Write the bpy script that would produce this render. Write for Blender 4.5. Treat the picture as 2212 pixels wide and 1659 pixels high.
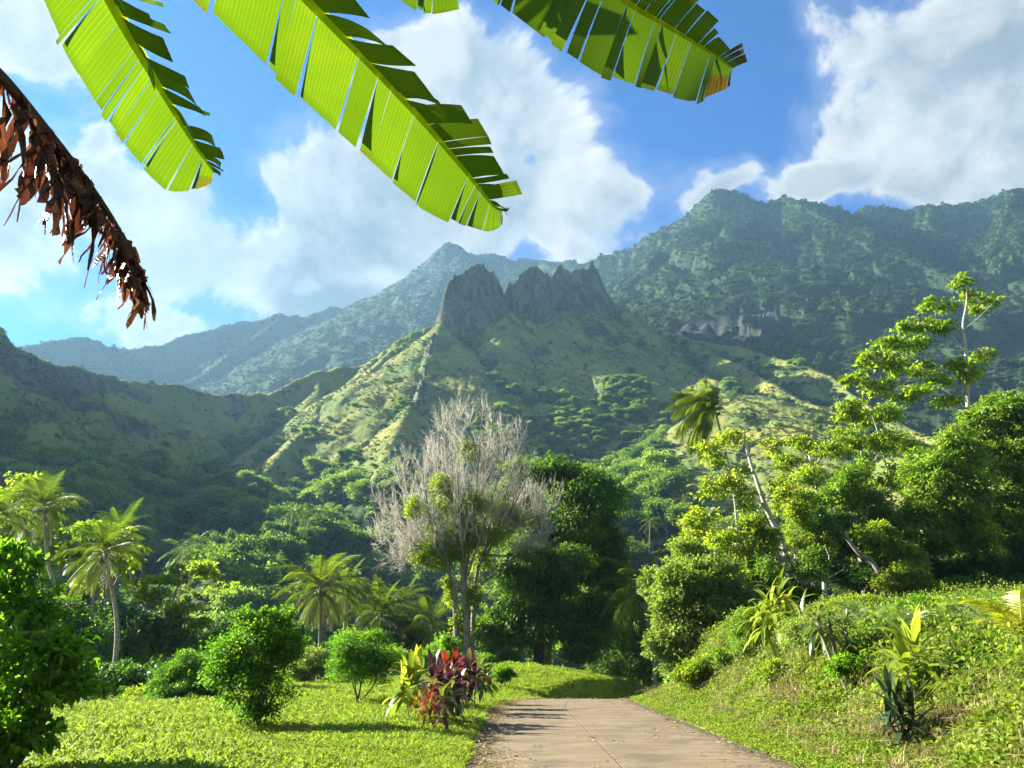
import bpy, math, random
import numpy as np
from mathutils import Vector, Matrix

for _o in list(bpy.data.objects):
    bpy.data.objects.remove(_o, do_unlink=True)
SC = bpy.context.scene
COL = SC.collection
RAD = math.radians

# ------------------------------------------------------------------ camera
EYE = 1.6
PITCH = RAD(20.0)
FPX = 1597.0            # focal length in the units in which the photo was measured (2212 x 1659)
cd = bpy.data.cameras.new("camera")
cam = bpy.data.objects.new("camera", cd)
COL.objects.link(cam)
cam.location = (0, 0, EYE)
cam.rotation_euler = (RAD(90) + PITCH, 0, 0)
cd.sensor_width = 36.0
cd.lens = 36.0 * FPX / 2212.0
cd.clip_start = 0.05
cd.clip_end = 20000
SC.camera = cam

# ------------------------------------------------------------------ sun, sky, exposure
SUN_AZ = RAD(70.0)      # to the left of the view
SUN_EL = RAD(28.0)
SUN_DIR = np.array([-math.sin(SUN_AZ) * math.cos(SUN_EL), math.cos(SUN_AZ) * math.cos(SUN_EL), math.sin(SUN_EL)])
sd = bpy.data.lights.new("sun", 'SUN')
sd.energy = 5.0
sd.angle = RAD(0.53)
sd.color = (1.0, 0.93, 0.80)
sun = bpy.data.objects.new("sun", sd)
COL.objects.link(sun)
sun.rotation_euler = Vector(SUN_DIR).to_track_quat('Z', 'Y').to_euler()
sun.location = (-60, 40, 80)
SC.view_settings.view_transform = 'Standard'
SC.view_settings.look = 'None'
SC.view_settings.exposure = 2.62
SC.view_settings.gamma = 1.0
SKY_STRENGTH = 0.05
cy = SC.cycles
cy.use_denoising = True
cy.max_bounces = 7
cy.diffuse_bounces = 3
cy.glossy_bounces = 2
cy.transmission_bounces = 5
cy.transparent_max_bounces = 8
cy.volume_bounces = 0
cy.sample_clamp_indirect = 6.0
cy.caustics_reflective = False
cy.caustics_refractive = False


def ray(X, Y):
    u = (X - 1106.0) / FPX
    v = (829.5 - Y) / FPX
    return np.array([u, math.cos(PITCH) - v * math.sin(PITCH), math.sin(PITCH) + v * math.cos(PITCH)])


def at(X, Y, d):
    """point seen in direction (X, Y) at horizontal distance d"""
    r = ray(X, Y)
    return np.array([0, 0, EYE]) + r * (d / math.hypot(r[0], r[1]))


def aty(X, Y, y):
    r = ray(X, Y)
    return np.array([0, 0, EYE]) + r * (y / r[1])


def node(nt, typ, **kw):
    n = nt.nodes.new(typ)
    for k, v in kw.items():
        setattr(n, k, v)
    return n


def math_node(nt, op, a, b=None, c=None, clamp=False):
    n = nt.nodes.new('ShaderNodeMath')
    n.operation = op
    n.use_clamp = clamp
    for i, s in enumerate((a, b, c)):
        if s is None:
            continue
        if isinstance(s, (int, float)):
            n.inputs[i].default_value = s
        else:
            nt.links.new(s, n.inputs[i])
    return n.outputs[0]


def smooth(nt, v, a, b, to0=0.0, to1=1.0):
    n = nt.nodes.new('ShaderNodeMapRange')
    n.interpolation_type = 'SMOOTHSTEP'
    nt.links.new(v, n.inputs[0])
    n.inputs[1].default_value = a
    n.inputs[2].default_value = b
    n.inputs[3].default_value = to0
    n.inputs[4].default_value = to1
    return n.outputs[0]


def mixc(nt, f, a, b, blend='MIX'):
    n = nt.nodes.new('ShaderNodeMix')
    n.data_type = 'RGBA'
    n.blend_type = blend
    n.clamp_factor = True
    for s, i in ((f, 0), (a, 6), (b, 7)):
        if isinstance(s, (int, float)):
            n.inputs[i].default_value = s
        elif isinstance(s, tuple):
            n.inputs[i].default_value = (*s, 1.0)
        else:
            nt.links.new(s, n.inputs[i])
    return n.outputs[2]


def noise_node(nt, vec, scale, detail=4.0, rough=0.55, dist=0.0):
    n = nt.nodes.new('ShaderNodeTexNoise')
    nt.links.new(vec, n.inputs['Vector'])
    n.inputs['Scale'].default_value = scale
    n.inputs['Detail'].default_value = detail
    n.inputs['Roughness'].default_value = rough
    n.inputs['Distortion'].default_value = dist
    return n.outputs['Fac']


# sky with broken cumulus, laid out by compass direction and height above the horizon
def build_world():
    w = bpy.data.worlds.new("World")
    SC.world = w
    w.use_nodes = True
    nt = w.node_tree
    nt.nodes.clear()
    L = nt.links.new
    out = nt.nodes.new('ShaderNodeOutputWorld')
    bg = nt.nodes.new('ShaderNodeBackground')
    sky = nt.nodes.new('ShaderNodeTexSky')
    sky.sky_type = 'NISHITA'
    sky.sun_disc = False
    sky.sun_elevation = SUN_EL
    sky.sun_rotation = -SUN_AZ
    sky.air_density = 1.0
    sky.dust_density = 0.3
    sky.ozone_density = 3.0
    tc = nt.nodes.new('ShaderNodeTexCoord')
    D = tc.outputs['Generated']
    sep = nt.nodes.new('ShaderNodeSeparateXYZ')
    L(D, sep.inputs[0])
    az = math_node(nt, 'ARCTAN2', sep.outputs[0], sep.outputs[1])
    el = math_node(nt, 'ARCSINE', sep.outputs[2])
    comb = nt.nodes.new('ShaderNodeCombineXYZ')
    L(az, comb.inputs[0])
    L(el, comb.inputs[1])
    P = comb.outputs[0]
    # warp
    nz = nt.nodes.new('ShaderNodeTexNoise')
    L(D, nz.inputs['Vector'])
    nz.inputs['Scale'].default_value = 5.0
    nz.inputs['Detail'].default_value = 3.0
    vm = node(nt, 'ShaderNodeVectorMath', operation='SUBTRACT')
    L(nz.outputs['Color'], vm.inputs[0])
    vm.inputs[1].default_value = (.5, .5, .5)
    vs = node(nt, 'ShaderNodeVectorMath', operation='SCALE')
    L(vm.outputs[0], vs.inputs[0])
    vs.inputs['Scale'].default_value = 0.10
    va = node(nt, 'ShaderNodeVectorMath', operation='ADD')
    L(P, va.inputs[0])
    L(vs.outputs[0], va.inputs[1])
    PW = va.outputs[0]

    def ang(X, Y):
        r = ray(X, Y)
        r = r / np.linalg.norm(r)
        return math.atan2(r[0], r[1]), math.asin(r[2])
    blobs = CLOUDS
    acc = None
    for (X, Y, rx, ry, wgt) in blobs:
        a, e = ang(X, Y)
        a2, _ = ang(X + rx, Y)
        _, e2 = ang(X, Y - ry)
        s = node(nt, 'ShaderNodeVectorMath', operation='SUBTRACT')
        L(PW, s.inputs[0])
        s.inputs[1].default_value = (a, e, 0)
        m = node(nt, 'ShaderNodeVectorMath', operation='MULTIPLY')
        L(s.outputs[0], m.inputs[0])
        m.inputs[1].default_value = (1 / max(.02, abs(a2 - a)), 1 / max(.02, abs(e2 - e)), 0)
        ln = node(nt, 'ShaderNodeVectorMath', operation='LENGTH')
        L(m.outputs[0], ln.inputs[0])
        f = math_node(nt, 'SUBTRACT', 1.0, ln.outputs['Value'])
        f = math_node(nt, 'MULTIPLY', f, wgt)
        if acc is None:
            acc = f
        else:
            acc = math_node(nt, 'SMOOTH_MAX', acc, f, 0.25)
    # elsewhere in the sky (behind and beside the view): loose natural cloud
    gn = noise_node(nt, D, 2.2, 5.0)
    behind = smooth(nt, sep.outputs[1], 0.35, -0.1)
    gen = math_node(nt, 'MULTIPLY_ADD', gn, 3.0, -1.35)
    gen = math_node(nt, 'MULTIPLY', gen, behind)
    gen = math_node(nt, 'SUBTRACT', gen, math_node(nt, 'SUBTRACT', 1.0, behind))
    acc = math_node(nt, 'MAXIMUM', acc, gen)

    def fbm(off):
        o = node(nt, 'ShaderNodeVectorMath', operation='ADD')
        L(D, o.inputs[0])
        o.inputs[1].default_value = off
        a = noise_node(nt, o.outputs[0], 6.0, 11.0, 0.60, 0.35)
        return a
    n1 = fbm((0, 0, 0))
    so = SUN_DIR * 0.03
    n2 = fbm((so[0], so[1], so[2] + 0.02))
    dens = math_node(nt, 'ADD', acc, math_node(nt, 'MULTIPLY_ADD', n1, 3.4, -1.75))
    cover = smooth(nt, dens, -0.08, 0.34)
    thin = smooth(nt, dens, -0.5, 0.3)
    cover = math_node(nt, 'MAXIMUM', cover, math_node(nt, 'MULTIPLY', thin, 0.28))
    lit = math_node(nt, 'MULTIPLY_ADD', math_node(nt, 'SUBTRACT', n1, n2), 5.5, 0.48, clamp=True)
    deep = smooth(nt, dens, 0.06, 0.62)
    big = noise_node(nt, D, 4.0, 4.0)
    deep = math_node(nt, 'MULTIPLY', deep, smooth(nt, big, 0.35, 0.62, 0.25, 1.0))
    low = smooth(nt, el, 0.75, 0.35)
    deep = math_node(nt, 'MULTIPLY', deep, math_node(nt, 'MULTIPLY_ADD', low, 0.55, 0.45))
    white = mixc(nt, lit, (0.084, 0.097, 0.108), (0.154, 0.154, 0.149))
    grey = mixc(nt, lit, (0.028, 0.037, 0.046), (0.060, 0.070, 0.078))
    cloud = mixc(nt, deep, white, grey)
    skyc = node(nt, 'ShaderNodeVectorMath', operation='MULTIPLY')
    L(sky.outputs[0], skyc.inputs[0])
    skyc.inputs[1].default_value = tuple(SKY_STRENGTH * t for t in SKY_TINT)
    fin = mixc(nt, cover, skyc.outputs[0], cloud)
    L(fin, bg.inputs[0])
    bg.inputs[1].default_value = 1.0
    L(bg.outputs[0], out.inputs[0])
    w.cycles.sampling_method = 'MANUAL'
    w.cycles.sample_map_resolution = 512


SKY_TINT = (0.02, 0.315, 0.68)
CLOUDS = [
    (1000, 210, 230, 150, 1.3), (880, 170, 130, 110, 1.2), (1130, 270, 140, 120, 1.2), (760, 380, 210, 150, 1.3),
    (1050, 430, 330, 120, 1.2), (1290, 415, 110, 45, 1.0), (900, 520, 420, 130, 1.2), (480, 560, 330, 150, 1.2),
    (200, 430, 240, 150, 1.3), (200, 300, 70, 110, .9), (60, 540, 190, 120, 1.2), (390, 430, 140, 90, 1.1),
    (330, 690, 260, 80, 1.1), (700, 660, 300, 90, 1.1),
    (40, 70, 190, 100, 1.1), (-120, 300, 160, 160, 1.1),
    (2080, 170, 300, 230, 1.3), (1990, 330, 330, 130, 1.3), (1830, 385, 220, 75, 1.2), (2250, 340, 300, 180, 1.2), (1830, 280, 190, 140, 1.0), (1850, 120, 160, 130, .55),
    (2300, 60, 260, 200, 1.2), (1560, 400, 90, 40, .55), (2500, 400, 300, 250, 1.2), (1500, 510, 100, 40, .5),
]
build_world()

# ------------------------------------------------------------------ helpers
_perm = {}


def perlin(x, y, seed=0):
    if seed not in _perm:
        rs = np.random.RandomState(seed + 7)
        p = rs.permutation(256)
        g = rs.rand(256) * 2 * np.pi
        _perm[seed] = (np.concatenate([p, p]), np.cos(g), np.sin(g))
    p, gx, gy = _perm[seed]
    x = np.asarray(x, dtype=np.float64)
    y = np.asarray(y, dtype=np.float64)
    xi = np.floor(x).astype(np.int64)
    yi = np.floor(y).astype(np.int64)
    xf = x - xi
    yf = y - yi
    u = xf * xf * xf * (xf * (xf * 6 - 15) + 10)
    v = yf * yf * yf * (yf * (yf * 6 - 15) + 10)

    def gr(ix, iy, dx, dy):
        h = p[(p[ix & 255] + iy) & 255]
        return gx[h] * dx + gy[h] * dy
    a = gr(xi, yi, xf, yf)
    b = gr(xi + 1, yi, xf - 1, yf)
    c = gr(xi, yi + 1, xf, yf - 1)
    d = gr(xi + 1, yi + 1, xf - 1, yf - 1)
    return (a + u * (b - a)) + v * ((c + u * (d - c)) - (a + u * (b - a)))


def fbm(x, y, octv=4, seed=0, gain=0.5):
    s = 0
    a = 1.0
    for i in range(octv):
        s = s + a * perlin(np.asarray(x) * 2 ** i, np.asarray(y) * 2 ** i, seed + i)
        a *= gain
    return s


def sstep(v, a, b):
    t = np.clip((np.asarray(v, dtype=float) - a) / (b - a), 0, 1)
    return t * t * (3 - 2 * t)


def mesh_np(name, V, polys, mats=(), attrs=None, smooth=True, mat_idx=None):
    V = np.asarray(V, dtype=np.float32)
    me = bpy.data.meshes.new(name)
    me.vertices.add(len(V))
    me.vertices.foreach_set('co', V.ravel())
    polys = [np.asarray(p, dtype=np.int32) for p in polys if len(p)]
    loops = np.concatenate([p.ravel() for p in polys])
    tot = np.concatenate([np.full(len(p), p.shape[1], dtype=np.int32) for p in polys])
    start = np.concatenate([[0], np.cumsum(tot)[:-1]]).astype(np.int32)
    me.loops.add(len(loops))
    me.loops.foreach_set('vertex_index', loops)
    me.polygons.add(len(tot))
    me.polygons.foreach_set('loop_start', start)
    if smooth:
        me.polygons.foreach_set('use_smooth', np.ones(len(tot), dtype=bool))
    for m in mats:
        me.materials.append(m)
    if mat_idx is not None:
        me.polygons.foreach_set('material_index', np.asarray(mat_idx, dtype=np.int32))
    if attrs:
        for k, a in attrs.items():
            at_ = me.attributes.new(k, 'FLOAT', 'POINT')
            at_.data.foreach_set('value', np.asarray(a, dtype=np.float32).ravel())
    me.update(calc_edges=True)
    return me


def link(name, me, parent=None, loc=None, rot=None, scale=None):
    o = bpy.data.objects.new(name, me)
    COL.objects.link(o)
    if parent is not None:
        o.parent = parent
    if loc is not None:
        o.location = tuple(float(t) for t in loc)
    if rot is not None:
        o.rotation_euler = rot
    if scale is not None:
        o.scale = (scale,) * 3 if isinstance(scale, (int, float)) else scale
    return o


def tag(o, label=None, cat=None, group=None, kind=None):
    if label:
        o['label'] = label
    if cat:
        o['category'] = cat
    if group:
        o['group'] = group
    if kind:
        o['kind'] = kind
    return o


def thing(name, label, cat, loc, rz=0.0, group=None, scale=None):
    o = link(name, None, loc=loc, rot=(0, 0, rz), scale=scale)
    o.empty_display_size = 0.3
    return tag(o, label, cat, group)


def copy_tree(o, parent=None):
    c = o.copy()
    COL.objects.link(c)
    c.parent = parent
    for ch in list(o.children):
        copy_tree(ch, c)
    return c


class MB:
    """collects geometry for one mesh"""
    def __init__(self):
        self.V, self.P, self.A, self.n = [], {}, [], 0

    def add(self, V, polys, v=0.5):
        V = np.asarray(V, dtype=np.float64).reshape(-1, 3)
        for p in polys:
            p = np.asarray(p, dtype=np.int64)
            if len(p):
                self.P.setdefault(p.shape[1], []).append(p + self.n)
        self.V.append(V)
        self.A.append(np.broadcast_to(np.asarray(v, dtype=np.float64), (len(V),)))
        self.n += len(V)

    def tube(self, pts, radii, k=7, v=0.5):
        pts = np.asarray(pts, dtype=np.float64)
        n = len(pts)
        T = np.gradient(pts, axis=0)
        T /= np.linalg.norm(T, axis=1)[:, None] + 1e-9
        ref = np.array([0.31, 0.95, 0.05]) if abs(T[:, 2]).mean() > .5 else np.array([0.05, 0.1, 1.0])
        U = np.cross(T, ref)
        U /= np.linalg.norm(U, axis=1)[:, None] + 1e-9
        W = np.cross(T, U)
        a = np.arange(k) / k * 2 * np.pi
        r = np.broadcast_to(np.asarray(radii, dtype=np.float64), (n,))
        V = pts[:, None, :] + r[:, None, None] * (np.cos(a)[None, :, None] * U[:, None, :] + np.sin(a)[None, :, None] * W[:, None, :])
        i = np.arange(n - 1)[:, None]
        j = np.arange(k)[None, :]
        q = np.stack([i * k + j, i * k + (j + 1) % k, (i + 1) * k + (j + 1) % k, (i + 1) * k + j], -1).reshape(-1, 4)
        cap = np.array([[(n - 1) * k + t for t in range(k)]])
        self.add(V.reshape(-1, 3), [q, cap], v)

    def mesh(self, name, mats=(), smooth=True):
        V = np.concatenate(self.V)
        polys = [np.concatenate(l) for l in self.P.values()]
        return mesh_np(name, V, polys, mats, {'v': np.concatenate(self.A)}, smooth)


def unit(a):
    a = np.asarray(a, dtype=np.float64)
    return a / (np.linalg.norm(a, axis=-1, keepdims=True) + 1e-12)


def catmull(pts, n):
    pts = np.asarray(pts, dtype=np.float64)
    P = np.vstack([2 * pts[0] - pts[1], pts, 2 * pts[-1] - pts[-2]])
    m = len(pts) - 1
    t = np.linspace(0, m, n)
    i = np.minimum(t.astype(int), m - 1)
    f = (t - i)[:, None]
    p0, p1, p2, p3 = P[i], P[i + 1], P[i + 2], P[i + 3]
    return 0.5 * (2 * p1 + (p2 - p0) * f + (2 * p0 - 5 * p1 + 4 * p2 - p3) * f ** 2 + (3 * p1 - p0 - 3 * p2 + p3) * f ** 3)


# ------------------------------------------------------------------ materials
def new_mat(name):
    m = bpy.data.materials.new(name)
    m.use_nodes = True
    nt = m.node_tree
    nt.nodes.clear()
    out = nt.nodes.new('ShaderNodeOutputMaterial')
    return m, nt, out


def attr(nt, name):
    n = nt.nodes.new('ShaderNodeAttribute')
    n.attribute_name = name
    return n.outputs['Fac']


def ramp(nt, fac, stops):
    n = nt.nodes.new('ShaderNodeValToRGB')
    cr = n.color_ramp
    while len(cr.elements) > 1:
        cr.elements.remove(cr.elements[-1])
    cr.elements[0].position = stops[0][0]
    cr.elements[0].color = (*stops[0][1], 1)
    for p, c in stops[1:]:
        e = cr.elements.new(p)
        e.color = (*c, 1)
    if not isinstance(fac, (int, float)):
        nt.links.new(fac, n.inputs[0])
    return n.outputs[0]


def leaf_mat(name, stops, trans=0.45, tcol=(1.5, 1.7, 0.6), rough=0.45, spec=0.35, hue_var=0.25, per='obj'):
    """thin leaves: reflect a little sky and let sunlight through"""
    m, nt, out = new_mat(name)
    L = nt.links.new
    v = attr(nt, 'v')
    oi = nt.nodes.new('ShaderNodeObjectInfo')
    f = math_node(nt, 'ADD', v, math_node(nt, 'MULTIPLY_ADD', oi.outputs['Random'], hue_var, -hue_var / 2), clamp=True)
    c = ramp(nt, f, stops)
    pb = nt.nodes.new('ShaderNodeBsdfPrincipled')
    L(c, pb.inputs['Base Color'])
    pb.inputs['Roughness'].default_value = rough
    pb.inputs['Specular IOR Level'].default_value = spec
    tl = nt.nodes.new('ShaderNodeBsdfTranslucent')
    tm = node(nt, 'ShaderNodeVectorMath', operation='MULTIPLY')
    L(c, tm.inputs[0])
    tm.inputs[1].default_value = tcol
    L(tm.outputs[0], tl.inputs[0])
    mx = nt.nodes.new('ShaderNodeMixShader')
    mx.inputs[0].default_value = trans
    L(pb.outputs[0], mx.inputs[1])
    L(tl.outputs[0], mx.inputs[2])
    L(mx.outputs[0], out.inputs[0])
    return m


def bark_mat(name, c1, c2, scale=6.0, stretch=0.25, bump=0.4):
    m, nt, out = new_mat(name)
    L = nt.links.new
    tc = nt.nodes.new('ShaderNodeTexCoord')
    mp = nt.nodes.new('ShaderNodeMapping')
    mp.inputs['Scale'].default_value = (1, 1, stretch)
    L(tc.outputs['Object'], mp.inputs[0])
    n = noise_node(nt, mp.outputs[0], scale, 6, .65, .4)
    c = mixc(nt, smooth(nt, n, .35, .65), c1, c2)
    pb = nt.nodes.new('ShaderNodeBsdfPrincipled')
    L(c, pb.inputs['Base Color'])
    pb.inputs['Roughness'].default_value = .85
    b = nt.nodes.new('ShaderNodeBump')
    b.inputs['Strength'].default_value = bump
    b.inputs['Distance'].default_value = 0.05
    L(n, b.inputs['Height'])
    L(b.outputs[0], pb.inputs['Normal'])
    L(pb.outputs[0], out.inputs[0])
    return m
# ================================================================== THE LAND
def terrain_mat(name, grass1, grass2, shrub, rock1, rock2, nscale, bump_d):
    m, nt, out = new_mat(name)
    L = nt.links.new
    geo = nt.nodes.new('ShaderNodeNewGeometry')
    P = geo.outputs['Position']
    n1 = noise_node(nt, P, nscale, 8, .62)
    n2 = noise_node(nt, P, nscale * 5, 6, .65)
    n3 = noise_node(nt, P, nscale * 0.25, 4, .5)
    g = mixc(nt, smooth(nt, n1, .38, .62), grass1, grass2)
    f = math_node(nt, 'ADD', attr(nt, 'forest'), math_node(nt, 'MULTIPLY_ADD', n2, 1.6, -.85))
    f = math_node(nt, 'ADD', f, math_node(nt, 'MULTIPLY_ADD', n3, .8, -.4))
    g = mixc(nt, smooth(nt, f, .3, .7), g, shrub)
    mp = nt.nodes.new('ShaderNodeMapping')
    mp.inputs['Scale'].default_value = (1, 1, .22)
    L(P, mp.inputs[0])
    nr = noise_node(nt, mp.outputs[0], nscale * 4, 8, .7, .6)
    rk = mixc(nt, smooth(nt, nr, .35, .65), rock1, rock2)
    r = math_node(nt, 'ADD', attr(nt, 'rock'), math_node(nt, 'MULTIPLY_ADD', n2, 1.2, -.62))
    col = mixc(nt, smooth(nt, r, .38, .6), g, rk)
    pb = nt.nodes.new('ShaderNodeBsdfPrincipled')
    L(col, pb.inputs['Base Color'])
    pb.inputs['Roughness'].default_value = .95
    pb.inputs['Specular IOR Level'].default_value = .08
    h = math_node(nt, 'ADD', math_node(nt, 'MULTIPLY', n2, .6), math_node(nt, 'MULTIPLY', nr, .8))
    b = nt.nodes.new('ShaderNodeBump')
    b.inputs['Strength'].default_value = .8
    b.inputs['Distance'].default_value = bump_d
    L(h, b.inputs['Height'])
    L(b.outputs[0], pb.inputs['Normal'])
    L(pb.outputs[0], out.inputs[0])
    return m


def prof(a, b, c, w):
    return lambda d: a * (np.sqrt(d * d + w * w) - w) + b * (1 - np.exp(-(np.sqrt(d * d + w * w) - w) / c))


def tent_field(x, y, ridges):
    best = np.full(x.shape, -1e9)
    db = np.zeros(x.shape)
    sb = np.zeros(x.shape)
    for k, (pts, pf) in enumerate(ridges):
        s0 = k * 37.0
        for i in range(len(pts) - 1):
            p, q = pts[i], pts[i + 1]
            e = q[:2] - p[:2]
            l2 = (e * e).sum() + 1e-9
            t = np.clip(((x - p[0]) * e[0] + (y - p[1]) * e[1]) / l2, 0, 1)
            d = np.hypot(x - p[0] - t * e[0], y - p[1] - t * e[1])
            h = p[2] + t * (q[2] - p[2]) - pf(d)
            mk = h > best
            best = np.where(mk, h, best)
            db = np.where(mk, d, db)
            sb = np.where(mk, s0 + t * math.sqrt(l2), sb)
            s0 += math.sqrt(l2)
    return best, db, sb


def line(L, jag=0.0, seed=0, sub=1):
    pts = np.array([at(*p) for p in L])
    if sub > 1:
        n = (len(pts) - 1) * sub + 1
        t = np.linspace(0, len(pts) - 1, n)
        pts = np.stack([np.interp(t, np.arange(len(pts)), pts[:, k]) for k in range(3)], 1)
        rs = np.random.RandomState(seed)
        j = rs.randn(n) * jag
        j[::sub] *= .3
        pts[:, 2] += j
    return pts


def polar(az0, az1, na, rows):
    a = np.linspace(RAD(az0), RAD(az1), na)
    A, Rr = np.meshgrid(a, rows)
    return np.sin(A) * Rr, np.cos(A) * Rr


def grid_polys(nr, nc):
    i = np.arange(nr - 1)[:, None]
    j = np.arange(nc - 1)[None, :]
    return np.stack([i * nc + j, i * nc + j + 1, (i + 1) * nc + j + 1, (i + 1) * nc + j], -1).reshape(-1, 4)


def rows_density(r0, r1, n, dens):
    r = np.linspace(r0, r1, 4000)
    w = np.cumsum(dens(r))
    w = (w - w[0]) / (w[-1] - w[0])
    return np.interp(np.linspace(0, 1, n), w, r)


def blur(h, k):
    def b1(a):
        p = np.pad(a, ((k, k), (0, 0)), mode='edge')
        c = np.cumsum(np.vstack([np.zeros((1, a.shape[1])), p]), 0)
        return (c[2 * k + 1:] - c[:-2 * k - 1]) / (2 * k + 1)
    return b1(b1(h).T).T


def slope_nz(X, Y, H):
    P = np.stack([X, Y, H], -1)
    du = np.gradient(P, axis=1)
    dv = np.gradient(P, axis=0)
    N = np.cross(du, dv)
    N /= np.linalg.norm(N, axis=-1, keepdims=True) + 1e-9
    N *= np.sign(N[..., 2:3])
    return N


# ---- the distant range on the left (behind everything)
A_CREST = [(-350, 800, 1339), (-150, 770, 1378), (60, 745, 1420), (120, 733, 1443), (170, 728, 1463), (215, 738, 1481), (240, 748, 1491), (300, 752, 1514),
           (350, 745, 1534), (400, 722, 1554), (460, 712, 1578), (520, 692, 1601), (560, 690, 1617), (605, 676, 1635), (650, 684, 1653),
           (690, 672, 1669), (715, 660, 1679), (740, 668, 1689), (800, 650, 1712), (850, 620, 1732), (880, 600, 1744), (920, 565, 1760),
           (950, 535, 1772), (970, 523, 1780), (990, 530, 1777), (1010, 548, 1775), (1030, 552, 1772), (1060, 545, 1769), (1085, 553, 1766),
           (1100, 560, 1764), (1135, 556, 1760), (1170, 562, 1755), (1200, 565, 1752), (1230, 562, 1748), (1260, 570, 1744), (1300, 566, 1740), (1420, 600, 1728), (1600, 680, 1710)]
# ---- the big massif on the right
B_CREST = [(1100, 720, 1400), (1200, 640, 1361), (1280, 562, 1330), (1300, 550, 1323), (1340, 545, 1311), (1380, 525, 1299), (1420, 500, 1286), (1460, 480, 1274), (1490, 460, 1265),
           (1520, 430, 1256), (1540, 411, 1250), (1556, 408, 1253), (1580, 415, 1258), (1605, 420, 1263), (1640, 435, 1270), (1655, 442, 1274), (1680, 430, 1282),
           (1700, 427, 1289), (1730, 432, 1298), (1760, 440, 1308), (1800, 447, 1320), (1842, 463, 1334), (1860, 450, 1340), (1880, 445, 1347),
           (1920, 452, 1363), (1970, 450, 1383), (2010, 443, 1399), (2060, 445, 1418), (2110, 440, 1438), (2140, 425, 1450), (2170, 412, 1462),
           (2190, 408, 1470), (2215, 408, 1480), (2350, 390, 1507), (2500, 410, 1538), (2800, 470, 1600)]
B_SPURS = [
    [(1540, 413, 1248), (1546, 480, 1180), (1536, 560, 1090), (1507, 600, 1040), (1482, 655, 995), (1450, 730, 930), (1400, 800, 860)],
    [(1655, 444, 1264), (1690, 520, 1190), (1700, 600, 1110), (1690, 690, 1030)],
    [(1860, 452, 1308), (1852, 540, 1210), (1830, 640, 1110), (1810, 720, 1010), (1780, 790, 900)],
    [(2010, 445, 1298), (1990, 560, 1180), (1960, 680, 1060), (1930, 790, 930)],
    [(2190, 410, 1243), (2150, 520, 1130), (2110, 650, 1010), (2060, 790, 880)],
    [(2350, 392, 1218), (2320, 520, 1080), (2280, 680, 940), (2230, 820, 800)],
    [(1380, 527, 1368), (1400, 590, 1270), (1370, 650, 1180), (1330, 720, 1080)],
]
# ---- the nearer ridge: left skyline, saddle, rock spikes, right shoulder
C_CREST = [(-500, 560, 380), (-150, 650, 415), (0, 705, 430), (20, 742, 434), (40, 752, 438), (60, 760, 443), (90, 778, 450), (110, 785, 454), (190, 800, 472), (230, 808, 481), (270, 825, 490), (330, 823, 503),
           (360, 829, 510), (410, 840, 522), (430, 845, 526), (480, 852, 538), (520, 853, 547), (575, 852, 560), (610, 838, 564), (640, 820, 567),
           (690, 800, 574), (740, 792, 580), (775, 790, 584), (820, 768, 590), (850, 745, 593), (870, 730, 595), (900, 715, 598), (930, 706, 601), (950, 694, 605), (972, 690, 612),
           (1000, 668, 622), (1080, 655, 649), (1200, 640, 690), (1290, 640, 721), (1330, 657, 734), (1360, 672, 732), (1400, 700, 720), (1450, 720, 705), (1500, 735, 690), (1560, 745, 665),
           (1620, 755, 640), (1660, 770, 627), (1700, 780, 615), (1750, 795, 600), (1790, 810, 588), (1840, 850, 557), (1900, 890, 520), (2000, 940, 497), (2250, 1010, 440)]
SPIKES = [(952, 690, 604), (960, 655, 606), (968, 625, 609), (974, 606, 611), (985, 597, 615), (1002, 592, 620), (1012, 580, 624), (1022, 574, 627), (1036, 571, 632), (1048, 579, 636), (1064, 587, 641), (1074, 606, 645),
          (1082, 622, 647), (1088, 640, 649), (1095, 622, 652), (1100, 612, 654), (1106, 626, 656), (1114, 606, 658), (1122, 596, 661), (1140, 584, 667), (1152, 578, 671), (1170, 584, 677), (1184, 596, 682), (1190, 608, 684),
          (1198, 588, 687), (1208, 573, 690), (1219, 578, 694), (1229, 590, 697), (1246, 584, 703), (1256, 580, 706), (1268, 584, 710), (1276, 571, 713), (1286, 582, 716), (1298, 610, 720), (1312, 634, 725), (1328, 656, 730), (1340, 672, 735)]
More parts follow.
